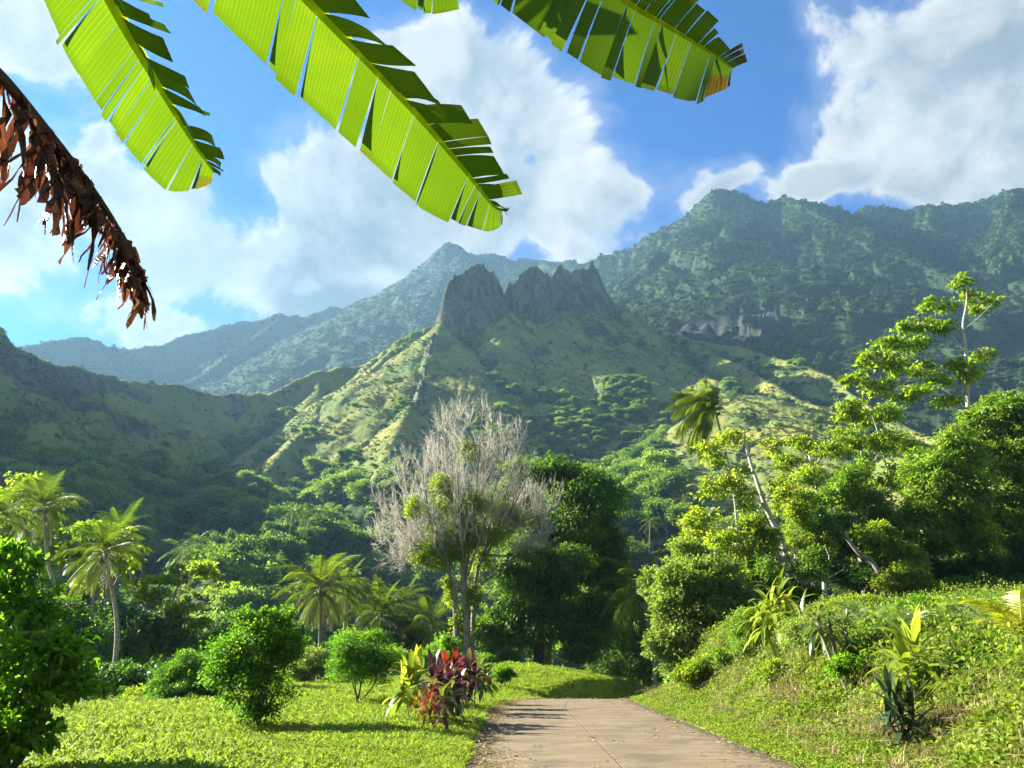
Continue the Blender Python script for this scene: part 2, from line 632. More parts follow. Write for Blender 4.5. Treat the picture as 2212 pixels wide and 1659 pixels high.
C_SPURS = [
    # lit grass spur on the left
    [(812, 772, 588), (790, 800, 566), (745, 845, 535), (690, 895, 490), (625, 960, 430), (560, 1030, 365), (480, 1100, 300)],
    # rocky rib below the first spike
    [(956, 690, 600), (936, 740, 556), (925, 800, 508), (910, 850, 468), (880, 890, 436), (845, 960, 385), (815, 1030, 335)],
    [(985, 845, 480), (955, 915, 430), (905, 1000, 375), (870, 1060, 330)],
    # ribs on the shaded face
    [(1170, 660, 680), (1150, 760, 600), (1130, 860, 520), (1115, 960, 450)],
    [(1270, 650, 712), (1290, 760, 620), (1320, 850, 545), (1305, 940, 480)],
    # right shoulder and its lit knoll
    [(1335, 660, 735), (1400, 725, 660), (1480, 790, 580), (1570, 835, 530), (1610, 856, 505), (1680, 872, 465), (1750, 905, 420), (1830, 930, 370), (1950, 990, 300)],
    [(1590, 850, 512), (1560, 905, 460), (1510, 965, 405), (1440, 1025, 345), (1385, 1075, 295), (1330, 1160, 235)],
    [(1612, 857, 500), (1630, 920, 430), (1620, 1000, 360), (1585, 1080, 295)],
    [(1600, 853, 505), (1585, 925, 435), (1540, 1000, 370), (1480, 1075, 300)],
    [(1700, 885, 450), (1700, 960, 380), (1690, 1050, 310)],
    [(1500, 740, 662), (1590, 785, 600), (1700, 850, 530), (1830, 905, 450), (1950, 960, 390)],
    # small grassy spur low in the valley
    [(700, 1135, 262), (640, 1150, 232), (590, 1168, 208), (520, 1210, 182), (466, 1243, 166), (440, 1300, 150)],
    [(60, 780, 445), (90, 880, 390), (130, 980, 330), (150, 1080, 270)],
]


def side_spurs(crest, step, length, drop, seed, jit=.5):
    rs = np.random.RandomState(seed)
    out = []
    d = np.concatenate([[0], np.cumsum(np.hypot(*np.diff(crest[:, :2], axis=0).T))])
    for s in np.arange(step * .5, d[-1], step):
        s2 = s + rs.uniform(-.35, .35) * step
        p = np.array([np.interp(s2, d, crest[:, k]) for k in range(3)])
        to = -unit(p[:2])
        ang = rs.uniform(-jit, jit)
        dr = np.array([to[0] * math.cos(ang) - to[1] * math.sin(ang), to[0] * math.sin(ang) + to[1] * math.cos(ang)])
        pts = [p - [0, 0, 4]]
        ln = length * rs.uniform(.6, 1.2)
        for k in range(1, 6):
            w = rs.uniform(-.25, .25)
            dr = unit(dr + w * np.array([-dr[1], dr[0]]))
            q = pts[-1].copy()
            q[:2] += dr * ln / 5
            q[2] -= ln / 5 * drop * rs.uniform(.75, 1.25)
            pts.append(q)
        out.append(np.array(pts))
    return out


def sheet(name, X, Y, H, mat, at_, label):
    V = np.stack([X, Y, H], -1).reshape(-1, 3)
    me = mesh_np(name, V, [grid_polys(*X.shape)], [mat], {k: v.ravel() for k, v in at_.items()})
    o = link(name, me)
    tag(o, label, None, None, 'structure')
    return o


rocky = ((.018, .020, .016), (.115, .108, .095))
M_FAR = terrain_mat("far_slopes", (.028, .05, .02), (.042, .06, .022), (.018, .036, .014), (.014, .018, .014), (.040, .043, .040), .012, 6.0)
M_HILL = terrain_mat("hill_grass", (.170, .175, .042), (.088, .130, .030), (.032, .066, .016), *rocky, .03, 1.2)

# ---------------- far range A
cA = line(A_CREST, 2.5, 3, 3)
rA = [(cA, prof(.85, 60, 50, 6))] + [(p, prof(.9, 12, 20, 6)) for p in side_spurs(cA, 95, 480, .84, 11)]
xA, yA = polar(-50, 24, 640, rows_density(540, 2000, 260, lambda r: 1 / r))
hA, dA, sA = tent_field(xA, yA, rA)
hA += np.minimum(dA * .22, 26) * (np.abs(fbm(xA * .011, yA * .011, 5, 21)) * -1.1 + .25) + np.minimum(2 + dA * .1, 5) * fbm(xA * .05, yA * .05, 3, 4)
hA = np.maximum(hA, -40)
nA = slope_nz(xA, yA, hA)
fA = np.clip(.85 + .5 * fbm(xA * .006, yA * .006, 3, 8), 0, 1)
rkA = sstep(fbm(sA * .02, hA * .004, 4, 5) + (0.62 - nA[..., 2]) * 1.3, .38, .62)
sheet("mountain_range", xA, yA, hA, M_FAR, {'forest': fA, 'rock': rkA}, "hazy green mountain range under the clouds behind the saddle")

# ---------------- massif B
cB = line(B_CREST, 3.0, 5, 3)
rB = [(cB, prof(.80, 110, 70, 5))] + [(line(s, 2, 9 + i, 3), prof(.95, 22, 18, 5)) for i, s in enumerate(B_SPURS)]
rB += [(p, prof(1.05, 14, 14, 5)) for p in side_spurs(cB, 75, 430, .95, 17, .3)]
xB, yB = polar(-4, 52, 760, rows_density(430, 1720, 350, lambda r: 1 / r))
hB, dB, sB = tent_field(xB, yB, rB)
hB += np.minimum(dB * .36, 46) * (np.abs(fbm(sB * .013 + 1.2 * fbm(xB * .01, yB * .01, 3, 33), dB * .0022, 4, 31)) * -1.7 + .35) + np.minimum(2 + dB * .12, 5) * fbm(xB * .06, yB * .06, 3, 14)
hB = np.maximum(hB, -40)
nB = slope_nz(xB, yB, hB)
azB = np.arctan2(xB, yB)
elB = np.arctan2(hB - EYE, np.hypot(xB, yB))
a1, a2 = [math.atan2(ray(X, 690)[0], ray(X, 690)[1]) for X in (1425, 1660)]
e1, e2 = [math.atan2(ray(1530, Y)[2], math.hypot(*ray(1530, Y)[:2])) for Y in (765, 655)]
cliff = sstep(azB, a1, a1 + .02) * (1 - sstep(azB, a2, a2 + .06)) * sstep(elB, e1, e1 + .01) * (1 - sstep(elB, e2 - .03, e2 + .01))
rkB = np.clip(cliff * 1.0 + sstep(fbm(sB * .02, hB * .004, 4, 6) + (0.55 - nB[..., 2]) * 1.2, .42, .65) * .35, 0, 1)
fB = np.clip(.9 + .5 * fbm(xB * .008, yB * .008, 3, 18), 0, 1)
rkB = np.where(cliff > .02, np.clip(cliff * (.78 + .5 * fbm(azB * 260, hB * .012, 4, 77)), 0, 1), rkB)
sheet("mountain_massif", xB, yB, hB, M_FAR, {'forest': fB, 'rock': rkB}, "tall dark green mountain massif with a fluted rock cliff on the right")

# ---------------- ridge C
cC = line(C_CREST, .9, 7, 3)
sp = line(SPIKES, 2.0, 8, 3)
sp2 = line([(938, 722, 566), (930, 742, 552), (924, 775, 528), (918, 800, 505), (910, 838, 474), (900, 868, 450)], 3, 18, 4)
rC = [(cC, prof(.92, 18, 16, 2.0)), (sp, prof(2.6, 16, 4, 2.6)), (sp2, prof(2.2, 6, 3, .8))]
rC += [(line(s, .8, 40 + i, 4), prof(.62, 0, 14, 22.0) if i in (7, 8, 9) else prof(1.15 if i == 11 else .86, 8, 14, 4.0)) for i, s in enumerate(C_SPURS)]
cCh = cC[10:-8]
rC += [(p, prof(1.0, 5, 10, 3)) for p in side_spurs(cCh, 40, 130, .98, 23, .3)]
xC, yC = polar(-54, 50, 1150, rows_density(95, 900, 560, lambda r: (1 / r) * (1 + 3.2 * np.exp(-((r - 665) / 60.) ** 2))))
wx = 6 * fbm(xC * .02, yC * .02, 3, 51)
wy = 6 * fbm(xC * .02, yC * .02, 3, 61)
hC, dC, sC = tent_field(xC, yC, rC)
tentC = hC.copy()
amp = np.minimum(dC * .19, 9)
hC = hC + amp * (np.abs(fbm(sC * .035 + wx * .04, dC * .006 + wy * .02, 3, 71)) * -1.3 + .3) + np.minimum(dC * .06, 3) * fbm((xC + wx) * .03, (yC + wy) * .03, 4, 73) + np.minimum(.6 + dC * .06, 2.3) * fbm(xC * .09, yC * .09, 4, 81)
spk, dS, sS = tent_field(xC, yC, rC[1:3])
isrock = sstep(spk - tentC, -6, -1)
hC += isrock * (4.0 * fbm(xC * .10, yC * .10, 5, 91) - 9.0 * np.abs(fbm(sS * .075 + .25 * fbm(xC * .05, yC * .05, 2, 96), sS * 0 + 3.3, 4, 95)) * sstep(dS, 1.0, 9) + .5)
floor = -13 + 6 * fbm(xC * .012, yC * .012, 3, 99)
hC = np.where(hC > floor, hC, floor)
hC = np.where(hC - floor < 8, floor + 8 * ((hC - floor) / 8) ** 1.6 * 1.0, hC)
nC = slope_nz(xC, yC, hC)
conc = np.clip((blur(hC, 14) - hC) / 3.0, -1.5, 1.5)
elC = np.arctan2(hC - EYE, np.hypot(xC, yC))
low = sstep(hC + 24 * fbm(xC * .012, yC * .012, 3, 111) - np.where(xC > 60, -40, 0), 98, 52)
crestd = np.abs(tent_field(xC, yC, [rC[0]])[1])
crestd0 = np.min([np.hypot(xC - p[0], yC - p[1]) for p in cC[:34]], axis=0)
fC = np.clip((.12 - .5 * sstep(crestd0, 40, 12) + .45 * conc + .85 * low + .45 * fbm(xC * .022, yC * .022, 4, 121)), 0, 1)
azC = np.arctan2(xC, yC)
gul = np.zeros_like(hC)
outc = np.zeros_like(hC)
clear = np.zeros_like(hC)
for X0, Y0, rx, ry, kind in [(1235, 965, 110, 110, 0), (1350, 880, 70, 60, 0), (1400, 1010, 60, 80, 0), (1080, 930, 60, 60, 0), (1160, 1050, 70, 60, 0), (1580, 840, 30, 22, 0), (1700, 800, 60, 14, 0),
                             (1290, 715, 50, 24, 1), (1330, 735, 40, 20, 1), (1180, 760, 40, 18, 1), (1230, 850, 34, 14, 1), (1520, 780, 24, 20, 1), (1060, 780, 30, 30, 1), (180, 775, 26, 16, 1), (80, 830, 120, 50, 1), (620, 835, 60, 14, 1), (420, 848, 40, 10, 1),
                             (1600, 965, 190, 120, 2), (720, 880, 110, 80, 2), (955, 890, 45, 70, 2), (330, 910, 210, 80, 2), (1680, 800, 120, 40, 2), (535, 1200, 75, 40, 2), (1250, 740, 130, 70, 2)]:
    r0, r1, r2 = ray(X0, Y0), ray(X0 + rx, Y0), ray(X0, Y0 - ry)
    a_ = lambda r: math.atan2(r[0], r[1])
    e_ = lambda r: math.atan2(r[2], math.hypot(r[0], r[1]))
    q = np.hypot((azC - a_(r0)) / (a_(r1) - a_(r0)), (elC - e_(r0)) / (e_(r2) - e_(r0))) + .55 * fbm(xC * .035, yC * .035, 4, 161)
    if kind == 2:
        clear = np.maximum(clear, 1 - sstep(q, .7, 1.1))
    elif kind == 3:
        continue
    elif kind == 0:
        gul = np.maximum(gul, 1 - sstep(q, .55, 1.1))
    else:
        outc = np.maximum(outc, 1 - sstep(q, .4, .9))
fC = np.clip(fC * (1 - .85 * clear) + gul * .8, 0, 1)
rkC = np.clip(isrock + .8 * outc + sstep(.52 - nC[..., 2] + .35 * fbm(xC * .05, hC * .03, 3, 131), .05, .25) * .9, 0, 1)
# bare rock wall under the far left of the crest
leftwall = (xC < -190) * sstep(crestd, 60, 20) * sstep(fbm(xC * .03, hC * .05, 3, 141), -.2, .2)
rkC = np.clip(np.maximum(rkC, leftwall * .75), 0, 1)
sheet("spiky_ridge", xC, yC, hC, M_HILL, {'forest': fC, 'rock': rkC}, "grassy ridge with jagged rock spikes and sunlit spurs")
# ================================================================== THE NEAR GROUND AND THE ROAD
def road_left(y):
    return -0.72 + .022 * (np.clip(y, 23, 33) - 23) ** 2 + .44 * (np.clip(y, 33, 75) - 33)


def road_right(y):
    return 4.33 + .02 * (np.clip(y, 27, 36) - 27) ** 2 + .40 * (np.clip(y, 36, 75) - 36)


def road_z(y):
    e = np.clip(y - 28.5, 0, 6)
    return -.012 * e * e - .144 * np.clip(y - 34.5, 0, 40)


def ground_z(x, y):
    x = np.asarray(x, dtype=float)
    y = np.asarray(y, dtype=float)
    zr = road_z(y)
    dl = road_left(y) - x
    dr = x - road_right(y)
    n1 = fbm(x * .25, y * .25, 3, 201)
    n2 = fbm(x * .07, y * .07, 3, 211)
    # lawn on the left
    zl = .04 + .07 * n1 + .10 * n2 * sstep(dl, 1, 6) + .75 * np.exp(-((x + 0.0) / 4.5) ** 2) * sstep(y, 33, 43)
    e = np.maximum(0, -(x + 15.0 - .1 * y))
    zl = zl - np.minimum(.55 * e * e / (e + 2.0), 9.5)
    zl = zl - np.minimum(.16 * np.maximum(0, y - 49), 11)
    zl = zr + (zl - zr) * sstep(dl, 0.0, 1.1)
    # bank and terrace on the right
    wob = .9 * fbm(y * .22, x * 0.05, 3, 221)
    s = dr + wob * sstep(y, 12, 18)
    hb = 1.20 + .012 * (y - 12)
    zb = .10 * np.clip(s, 0, 1.2) + hb * sstep(s, 1.3, 4.2) + .085 * np.clip(s - 3.4, 0, 40) + .050 * np.clip(y - 13, 0, 40) * sstep(s, 1.0, 4.5)
    zb = zb + (.10 * n1 + .16 * fbm(x * .8, y * .8, 3, 231)) * sstep(s, .4, 2)
    zb = zb - np.minimum(.30 * np.maximum(0, y - 62), 20)
    zb = zr * (1 - sstep(dr, 0.1, 1.0)) + zb * 1.0
    z = np.where(dr > 0, zb, zl)
    on = (dl < 0.02) & (dr < 0.02)
    z = np.where(on, zr - .07, z)
    far = sstep(np.hypot(x, y), 110, 170)
    z = z * (1 - far) + far * -26
    return z


def ground_mat():
    m, nt, out = new_mat("ground_turf")
    L = nt.links.new
    geo = nt.nodes.new('ShaderNodeNewGeometry')
    P = geo.outputs['Position']
    n1 = noise_node(nt, P, 2.5, 6, .65)
    n2 = noise_node(nt, P, 18.0, 5, .7)
    n3 = noise_node(nt, P, .6, 4, .5)
    g = mixc(nt, smooth(nt, n1, .35, .65), (.13, .19, .02), (.19, .25, .035))
    g = mixc(nt, smooth(nt, n3, .5, .75), g, (.17, .16, .055))
    d = mixc(nt, smooth(nt, n2, .3, .7), (.10, .065, .035), (.20, .14, .08))
    f = math_node(nt, 'ADD', attr(nt, 'bare'), math_node(nt, 'MULTIPLY_ADD', n1, 1.4, -.7))
    c = mixc(nt, smooth(nt, f, .35, .65), g, d)
    pb = nt.nodes.new('ShaderNodeBsdfPrincipled')
    L(c, pb.inputs['Base Color'])
    pb.inputs['Roughness'].default_value = .95
    pb.inputs['Specular IOR Level'].default_value = .1
    b = nt.nodes.new('ShaderNodeBump')
    b.inputs['Strength'].default_value = .7
    b.inputs['Distance'].default_value = .05
    L(n2, b.inputs['Height'])
    L(b.outputs[0], pb.inputs['Normal'])
    L(pb.outputs[0], out.inputs[0])
    return m


_az = np.concatenate([np.linspace(-180, -62, 40), np.linspace(-60, 60, 520), np.linspace(62, 180, 40)])
_rr = np.concatenate([np.geomspace(.4, 9, 40), np.geomspace(9.15, 60, 330), np.geomspace(61, 200, 50), np.array([260, 400, 800, 1600, 3500, 7000])])
A_, R_ = np.meshgrid(RAD(1) * _az, _rr)
gx, gy = np.sin(A_) * R_, np.cos(A_) * R_
gz = ground_z(gx, gy)
_dr = gx - road_right(gy)
bare = np.clip(sstep(_dr, 1.5, 2.3) * (1 - sstep(_dr, 2.6, 4.0)) * .75, 0, 1) * (gy < 60)
_gm = ground_mat()
sheet("ground", gx, gy, gz, _gm, {'bare': bare}, "grass covered ground")


def road_mat():
    m, nt, out = new_mat("road_concrete")
    L = nt.links.new
    tc = nt.nodes.new('ShaderNodeTexCoord')
    P = tc.outputs['Object']
    mp = nt.nodes.new('ShaderNodeMapping')
    mp.inputs['Scale'].default_value = (.35, 1.6, 1)
    L(P, mp.inputs[0])
    n1 = noise_node(nt, P, 1.1, 6, .6)
    n2 = noise_node(nt, P, 38.0, 4, .75)
    n3 = noise_node(nt, mp.outputs[0], 2.0, 6, .65, .5)
    n4 = noise_node(nt, P, 9.0, 5, .7)
    c = mixc(nt, smooth(nt, n3, .3, .7), (.135, .102, .058), (.225, .176, .104))
    c = mixc(nt, smooth(nt, n2, .35, .7, 0, .6), c, (.07, .054, .034))
    c = mixc(nt, smooth(nt, n1, .45, .7, 0, .8), c, (.085, .068, .043))
    e = math_node(nt, 'ADD', attr(nt, 'edge'), math_node(nt, 'MULTIPLY_ADD', n4, 1.3, -.65))
    c = mixc(nt, smooth(nt, e, .3, .75, 0, .85), c, (.035, .028, .018))
    c = mixc(nt, math_node(nt, 'MULTIPLY', attr(nt, 'joint'), smooth(nt, n4, .3, .5)), c, (.05, .045, .035))
    pb = nt.nodes.new('ShaderNodeBsdfPrincipled')
    L(c, pb.inputs['Base Color'])
    pb.inputs['Roughness'].default_value = .85
    pb.inputs['Specular IOR Level'].default_value = .25
    b = nt.nodes.new('ShaderNodeBump')
    b.inputs['Strength'].default_value = .5
    b.inputs['Distance'].default_value = .012
    L(math_node(nt, 'ADD', n2, math_node(nt, 'MULTIPLY', n4, .8)), b.inputs['Height'])
    L(b.outputs[0], pb.inputs['Normal'])
    L(pb.outputs[0], out.inputs[0])
    return m


def build_road():
    ys = np.concatenate([np.linspace(-30, 8, 20), np.linspace(8.2, 36, 420), np.linspace(36.5, 70, 40)])
    us = np.unique(np.concatenate([np.linspace(0, 1, 40), .465 + np.array([-.006, -.003, -.0015, 0, .0015, .003, .006])]))
    Y, U = np.meshgrid(ys, us, indexing='ij')
    xl = road_left(Y)
    xr = road_right(Y)
    X = xl + (xr - xl) * U + .11 * fbm(Y * .9, Y * 0, 4, 301) * (1 - U) ** 8 + .11 * fbm(Y * .9, Y * 0 + 5, 4, 311) * U ** 8
    joint = (np.abs(U - .465) < .0016).astype(float)
    Z = road_z(Y) + .03 * (1 - (2 * U - 1) ** 2) - .006 * joint + .004 * fbm(X * 1.5, Y * 1.5, 2, 9) - .015
    ed = np.maximum(np.exp(-(U * (xr - xl)) / .45), np.exp(-((1 - U) * (xr - xl)) / .35))
    V = np.stack([X, Y, Z], -1).reshape(-1, 3)
    # edge skirt for thickness
    n, k = X.shape
    sk = []
    polys = [grid_polys(n, k)]
    for col in (0, k - 1):
        base = len(V)
        lo = np.stack([X[:, col], Y[:, col], Z[:, col] - .15], -1)
        V = np.vstack([V, lo])
        i = np.arange(n - 1)
        polys.append(np.stack([i * k + col, (i + 1) * k + col, base + i + 1, base + i], -1))
    pad = np.zeros(2 * n)
    me = mesh_np("road", V, polys, [road_mat()], {'edge': np.concatenate([ed.ravel(), pad + 1]), 'joint': np.concatenate([joint.ravel(), pad])})
    tag(link("road", me), "narrow weathered concrete road with a centre joint", None, None, 'structure')


build_road()


# ================================================================== SCATTERED GROUND COVER (what nobody could count)
def scatter(name, pts, scl, rz, protos, label, tilt=None, seed=0):
    pts = np.asarray(pts, dtype=np.float32)
    n = len(pts)
    rs = np.random.RandomState(seed)
    me = bpy.data.meshes.new(name)
    me.vertices.add(n)
    me.vertices.foreach_set('co', pts.ravel())
    for k, a, t in (('scl', scl, 'FLOAT'), ('rz', rz, 'FLOAT'), ('tx', (tilt if tilt is not None else rs.randn(n) * .06), 'FLOAT')):
        at_ = me.attributes.new(k, t, 'POINT')
        at_.data.foreach_set('value', np.asarray(a, dtype=np.float32))
    at_ = me.attributes.new('pick', 'INT', 'POINT')
    at_.data.foreach_set('value', rs.randint(0, len(protos), n).astype(np.int32))
    o = link(name, me)
    ng = bpy.data.node_groups.new(name, 'GeometryNodeTree')
    ng.interface.new_socket('Geometry', in_out='INPUT', socket_type='NodeSocketGeometry')
    ng.interface.new_socket('Geometry', in_out='OUTPUT', socket_type='NodeSocketGeometry')
    gi = ng.nodes.new('NodeGroupInput')
    go = ng.nodes.new('NodeGroupOutput')
    iop = ng.nodes.new('GeometryNodeInstanceOnPoints')
    ng.links.new(gi.outputs[0], iop.inputs['Points'])
    if len(protos) > 1:
        jn = ng.nodes.new('GeometryNodeJoinGeometry')
        for p in protos:
            oi = ng.nodes.new('GeometryNodeObjectInfo')
            oi.inputs['Object'].default_value = p
            oi.inputs['As Instance'].default_value = True
            ng.links.new(oi.outputs['Geometry'], jn.inputs[0])
        ng.links.new(jn.outputs[0], iop.inputs['Instance'])
        iop.inputs['Pick Instance'].default_value = True
        na = ng.nodes.new('GeometryNodeInputNamedAttribute')
        na.data_type = 'INT'
        na.inputs['Name'].default_value = 'pick'
        ng.links.new(na.outputs['Attribute'], iop.inputs['Instance Index'])
    else:
        oi = ng.nodes.new('GeometryNodeObjectInfo')
        oi.inputs['Object'].default_value = protos[0]
        oi.inputs['As Instance'].default_value = True
        ng.links.new(oi.outputs['Geometry'], iop.inputs['Instance'])

    def named(k):
        na = ng.nodes.new('GeometryNodeInputNamedAttribute')
        na.data_type = 'FLOAT'
        na.inputs['Name'].default_value = k
        return na.outputs['Attribute']
    cx = ng.nodes.new('ShaderNodeCombineXYZ')
    ng.links.new(named('tx'), cx.inputs[0])
    ng.links.new(named('rz'), cx.inputs[2])
    ng.links.new(cx.outputs[0], iop.inputs['Rotation'])
    ng.links.new(named('scl'), iop.inputs['Scale'])
    ng.links.new(iop.outputs[0], go.inputs[0])
    md = o.modifiers.new('scatter', 'NODES')
    md.node_group = ng
    tag(o, label, None, None, 'stuff')
    return o


def proto(name, me):
    return bpy.data.objects.new(name, me)


# ------------------------------------------------------------------ leaf and blade builders
def split_lobes(rs, lobes, k, s0=.38, s1=.68):
    out = []
    for c, r in lobes:
        r = np.broadcast_to(np.asarray(r, float), (3,))
        m = max(r[0], r[1])
        for _ in range(k):
            d = unit(rs.randn(3)) * rs.uniform(.35, .80)
            s = rs.uniform(s0, s1)
            out.append((np.asarray(c) + d * r, np.array([m * s, m * s, max(r[2] * s * 1.15, m * s * .5)])))
    return out


def leaf_cloud(P, axis, nrm, length, width, v, droop=.15, fold=.12, fine=False):
    """kite shaped leaves, one quad each"""
    P = np.asarray(P)
    axis = unit(axis)
    side = unit(np.cross(axis, nrm))
    n2 = np.cross(side, axis)
    L = np.asarray(length)[:, None]
    W = np.asarray(width)[:, None]
    b = P
    m = P + axis * L * .45 + n2 * L * .03
    t = P + axis * L - np.array([0, 0, 1.0]) * L * droop
    if fine:
        m1 = P + axis * L * .30 + n2 * L * .05
        m2 = P + axis * L * .68 + n2 * L * .03 - np.array([0, 0, 1.0]) * L * droop * .4
        f1, f2 = n2 * W * .16, n2 * W * .12
        V = np.stack([b, m1, m2, t, m2 + side * W * .40 + f2, m1 + side * W * .5 + f1, m2 - side * W * .40 + f2, m1 - side * W * .5 + f1], 1).reshape(-1, 3)
        o = np.arange(len(P))[:, None] * 8
        q = np.concatenate([o + np.array([[0, 1, 2, 3, 4, 5]]), o + np.array([[0, 7, 6, 3, 2, 1]])])
        return V, q, np.repeat(v, 8)
    V = np.stack([b, m + side * W * .5 + n2 * W * fold, t, m - side * W * .5 + n2 * W * fold], 1).reshape(-1, 3)
    q = np.arange(len(P) * 4).reshape(-1, 4)
    return V, q, np.repeat(v, 4)


def crown(mb, rs, lobes, leaf=.2, asp=.45, cover=2.0, clump=.26, up=.5, droop=.2, fill=.35, flat=False, vbias=0.0, nmax=60000, sub=4, fine=False, s0=.38, s1=.68):
    if sub:
        lobes = split_lobes(rs, lobes, sub, s0, s1)
    for c, r in lobes:
        c = np.asarray(c, dtype=float)
        r = np.broadcast_to(np.asarray(r, dtype=float), (3,))
        rm = r.mean()
        area = 4 * np.pi * rm * rm
        n = int(min(nmax, cover * area / (leaf * leaf * asp * .5)))
        ncl = max(8, int(3.2 / clump ** 2 * .55))
        d = unit(rs.randn(ncl, 3))
        d[:, 2] = np.where(d[:, 2] < -.35, -d[:, 2], d[:, 2])
        rad = np.where(rs.rand(ncl) < fill, rs.uniform(.25, .75, ncl), rs.uniform(.75, 1.08, ncl))
        cc = d * rad[:, None]
        clv = rs.rand(ncl)
        k = rs.randint(0, ncl, n)
        off = rs.randn(n, 3) * (clump * np.array([1, 1, .6])) * .75
        P = c + cc[k] * r + off * (.5 * r + .5 * rm)
        out = unit(d[k] * .6 + off / clump * .5 + rs.randn(n, 3) * .55)
        ax = out.copy()
        ax[:, 2] -= droop
        nr = unit(rs.randn(n, 3) * .55 + np.array([0, 0, up]) + d[k] * .5)
        ln = leaf * rs.uniform(.6, 1.25, n)
        v = np.clip(.45 + .20 * rs.randn(n) + .40 * (clv[k] - .5) + .22 * (rad[k] > .9) + vbias, 0, 1)  # outer-shell leaves lighter: sunlit tips painted into the leaf colour
        V, q, vv = leaf_cloud(P, ax, nr, ln, ln * asp * rs.uniform(.8, 1.2, n), v, droop=droop, fine=fine)
        mb.add(V, [q], vv)


def limbs(mb, rs, base, top, r0, lobes, forks=4, r1=None, wob=.12, k=8):
    """tapered trunk from base to top, a limb to each lobe, twigs inside the lobe"""
    base = np.asarray(base, float)
    top = np.asarray(top, float)
    n = 9
    t = np.linspace(0, 1, n)[:, None]
    ln = np.linalg.norm(top - base)
    w = np.cumsum(rs.randn(n, 3) * [1, 1, .2], 0) * wob * ln / n
    w -= w[0]
    tr = base + (top - base) * t + w * t
    r1 = r1 or r0 * .55
    rad = np.linspace(r0, r1, n) * (1 + .5 * np.exp(-np.linspace(0, 1, n) * 9))
    mb.tube(tr, rad, k + 2)
    for c, r in lobes:
        c = np.asarray(c, float)
        i = rs.randint(n // 2, n) if c[2] > tr[n // 2, 2] else rs.randint(2, n // 2 + 1)
        s = tr[i]
        mid = (s + c) / 2 + rs.randn(3) * np.linalg.norm(c - s) * .10 + np.array([0, 0, .08 * np.linalg.norm(c - s)])
        pts = catmull([s, mid, c], 8)
        mb.tube(pts, np.linspace(rad[i] * .6, max(.012, rad[i] * .2), 8), k)
        for _ in range(forks):
            e = c + unit(rs.randn(3) + [0, 0, .3]) * np.broadcast_to(r, (3,)) * rs.uniform(.6, .95)
            a = pts[rs.randint(4, 8)]
            m2 = (a + e) / 2 + rs.randn(3) * .06 * np.linalg.norm(e - a)
            mb.tube(catmull([a, m2, e], 6), np.linspace(max(.010, rad[i] * .22), .005, 6), 5)


def lobe(X, Y, y, rx, rz=None):
    """crown lobe at depth y; its radii in the photo's units at that depth"""
    c = aty(X, Y, y)
    m = (y / ray(X, Y)[1]) / FPX
    rz = rz or rx
    return c, np.array([rx * m, rx * m * .95, rz * m * 1.02])


def on_ground(X, Y, y):
    p = aty(X, Y, y)
    p[2] = ground_z(p[0], p[1])
    return p


# ------------------------------------------------------------------ grass
G_STOPS = [(0, (.11, .18, .016)), (.5, (.24, .32, .034)), (.85, (.35, .39, .07)), (1, (.44, .39, .10))]
M_GRASS = leaf_mat("grass_blade", G_STOPS, trans=.5, tcol=(1.25, 1.35, .6), rough=.6, spec=.15, hue_var=.35)
M_COVER = leaf_mat("creeper_leaf", [(0, (.09, .16, .014)), (.5, (.19, .27, .028)), (1, (.32, .34, .07))], trans=.45, tcol=(1.3, 1.35, .6), hue_var=.5, spec=.12, rough=.6)
M_DRY = leaf_mat("dry_stalk", [(0, (.12, .09, .035)), (.5, (.23, .18, .08)), (1, (.34, .28, .13))], trans=.3, tcol=(1.2, 1.1, .8), hue_var=.4)


M_WEED = leaf_mat('weed_leaf', [(0, (.04, .09, .01)), (.5, (.09, .17, .02)), (1, (.18, .25, .045))], trans=.5, tcol=(1.3, 1.4, .6), hue_var=.5, spec=.15)


def tuft(name, seed, n, h, w, spread, lean, mat):
    rs = np.random.RandomState(seed)
    mb = MB()
    for _ in range(n):
        a = rs.uniform(0, 6.28)
        d = np.array([math.cos(a), math.sin(a), 0])
        b = np.array([rs.randn() * spread, rs.randn() * spread, -.02])
        L = h * rs.uniform(.5, 1.2)
        le = lean * rs.uniform(.4, 1.5)
        s = np.array([-d[1], d[0], 0]) * w * .5 * rs.uniform(.7, 1.3)
        tw = rs.uniform(-.7, .7)
        s = s * math.cos(tw) + np.array([0, 0, 1]) * np.linalg.norm(s) * math.sin(tw)
        p1 = b + d * L * le * .25 + np.array([0, 0, L * .55])
        p2 = b + d * L * le * .75 + np.array([0, 0, L * (.95 - .25 * le)])
        p3 = b + d * L * le * 1.15 + np.array([0, 0, L * (1.02 - .62 * le)])
        mb.add([b - s * .6, b + s * .6, p1 + s, p1 - s, p2 + s * .8, p2 - s * .8, p3], [[(0, 1, 2, 3), (3, 2, 4, 5)], [(5, 4, 6)]], np.clip(.45 + .2 * rs.randn(), 0, 1))
    return proto(name, mb.mesh(name, [mat], smooth=False))


def sprig(name, seed, n, leaf, spread, h, mat, asp=.5):
    rs = np.random.RandomState(seed)
    mb = MB()
    P = rs.randn(n, 3) * [spread, spread, 0] + np.abs(rs.randn(n, 1)) * [[0, 0, h]]
    ax = unit(rs.randn(n, 3) + [0, 0, .4])
    nr = unit(rs.randn(n, 3) * .5 + [0, 0, 1])
    ln = leaf * rs.uniform(.6, 1.3, n)
    V, q, v = leaf_cloud(P, ax, nr, ln, ln * asp, np.clip(.5 + .2 * rs.randn(n), 0, 1))
    mb.add(V, [q], v)
    return proto(name, mb.mesh(name, [mat], smooth=False))


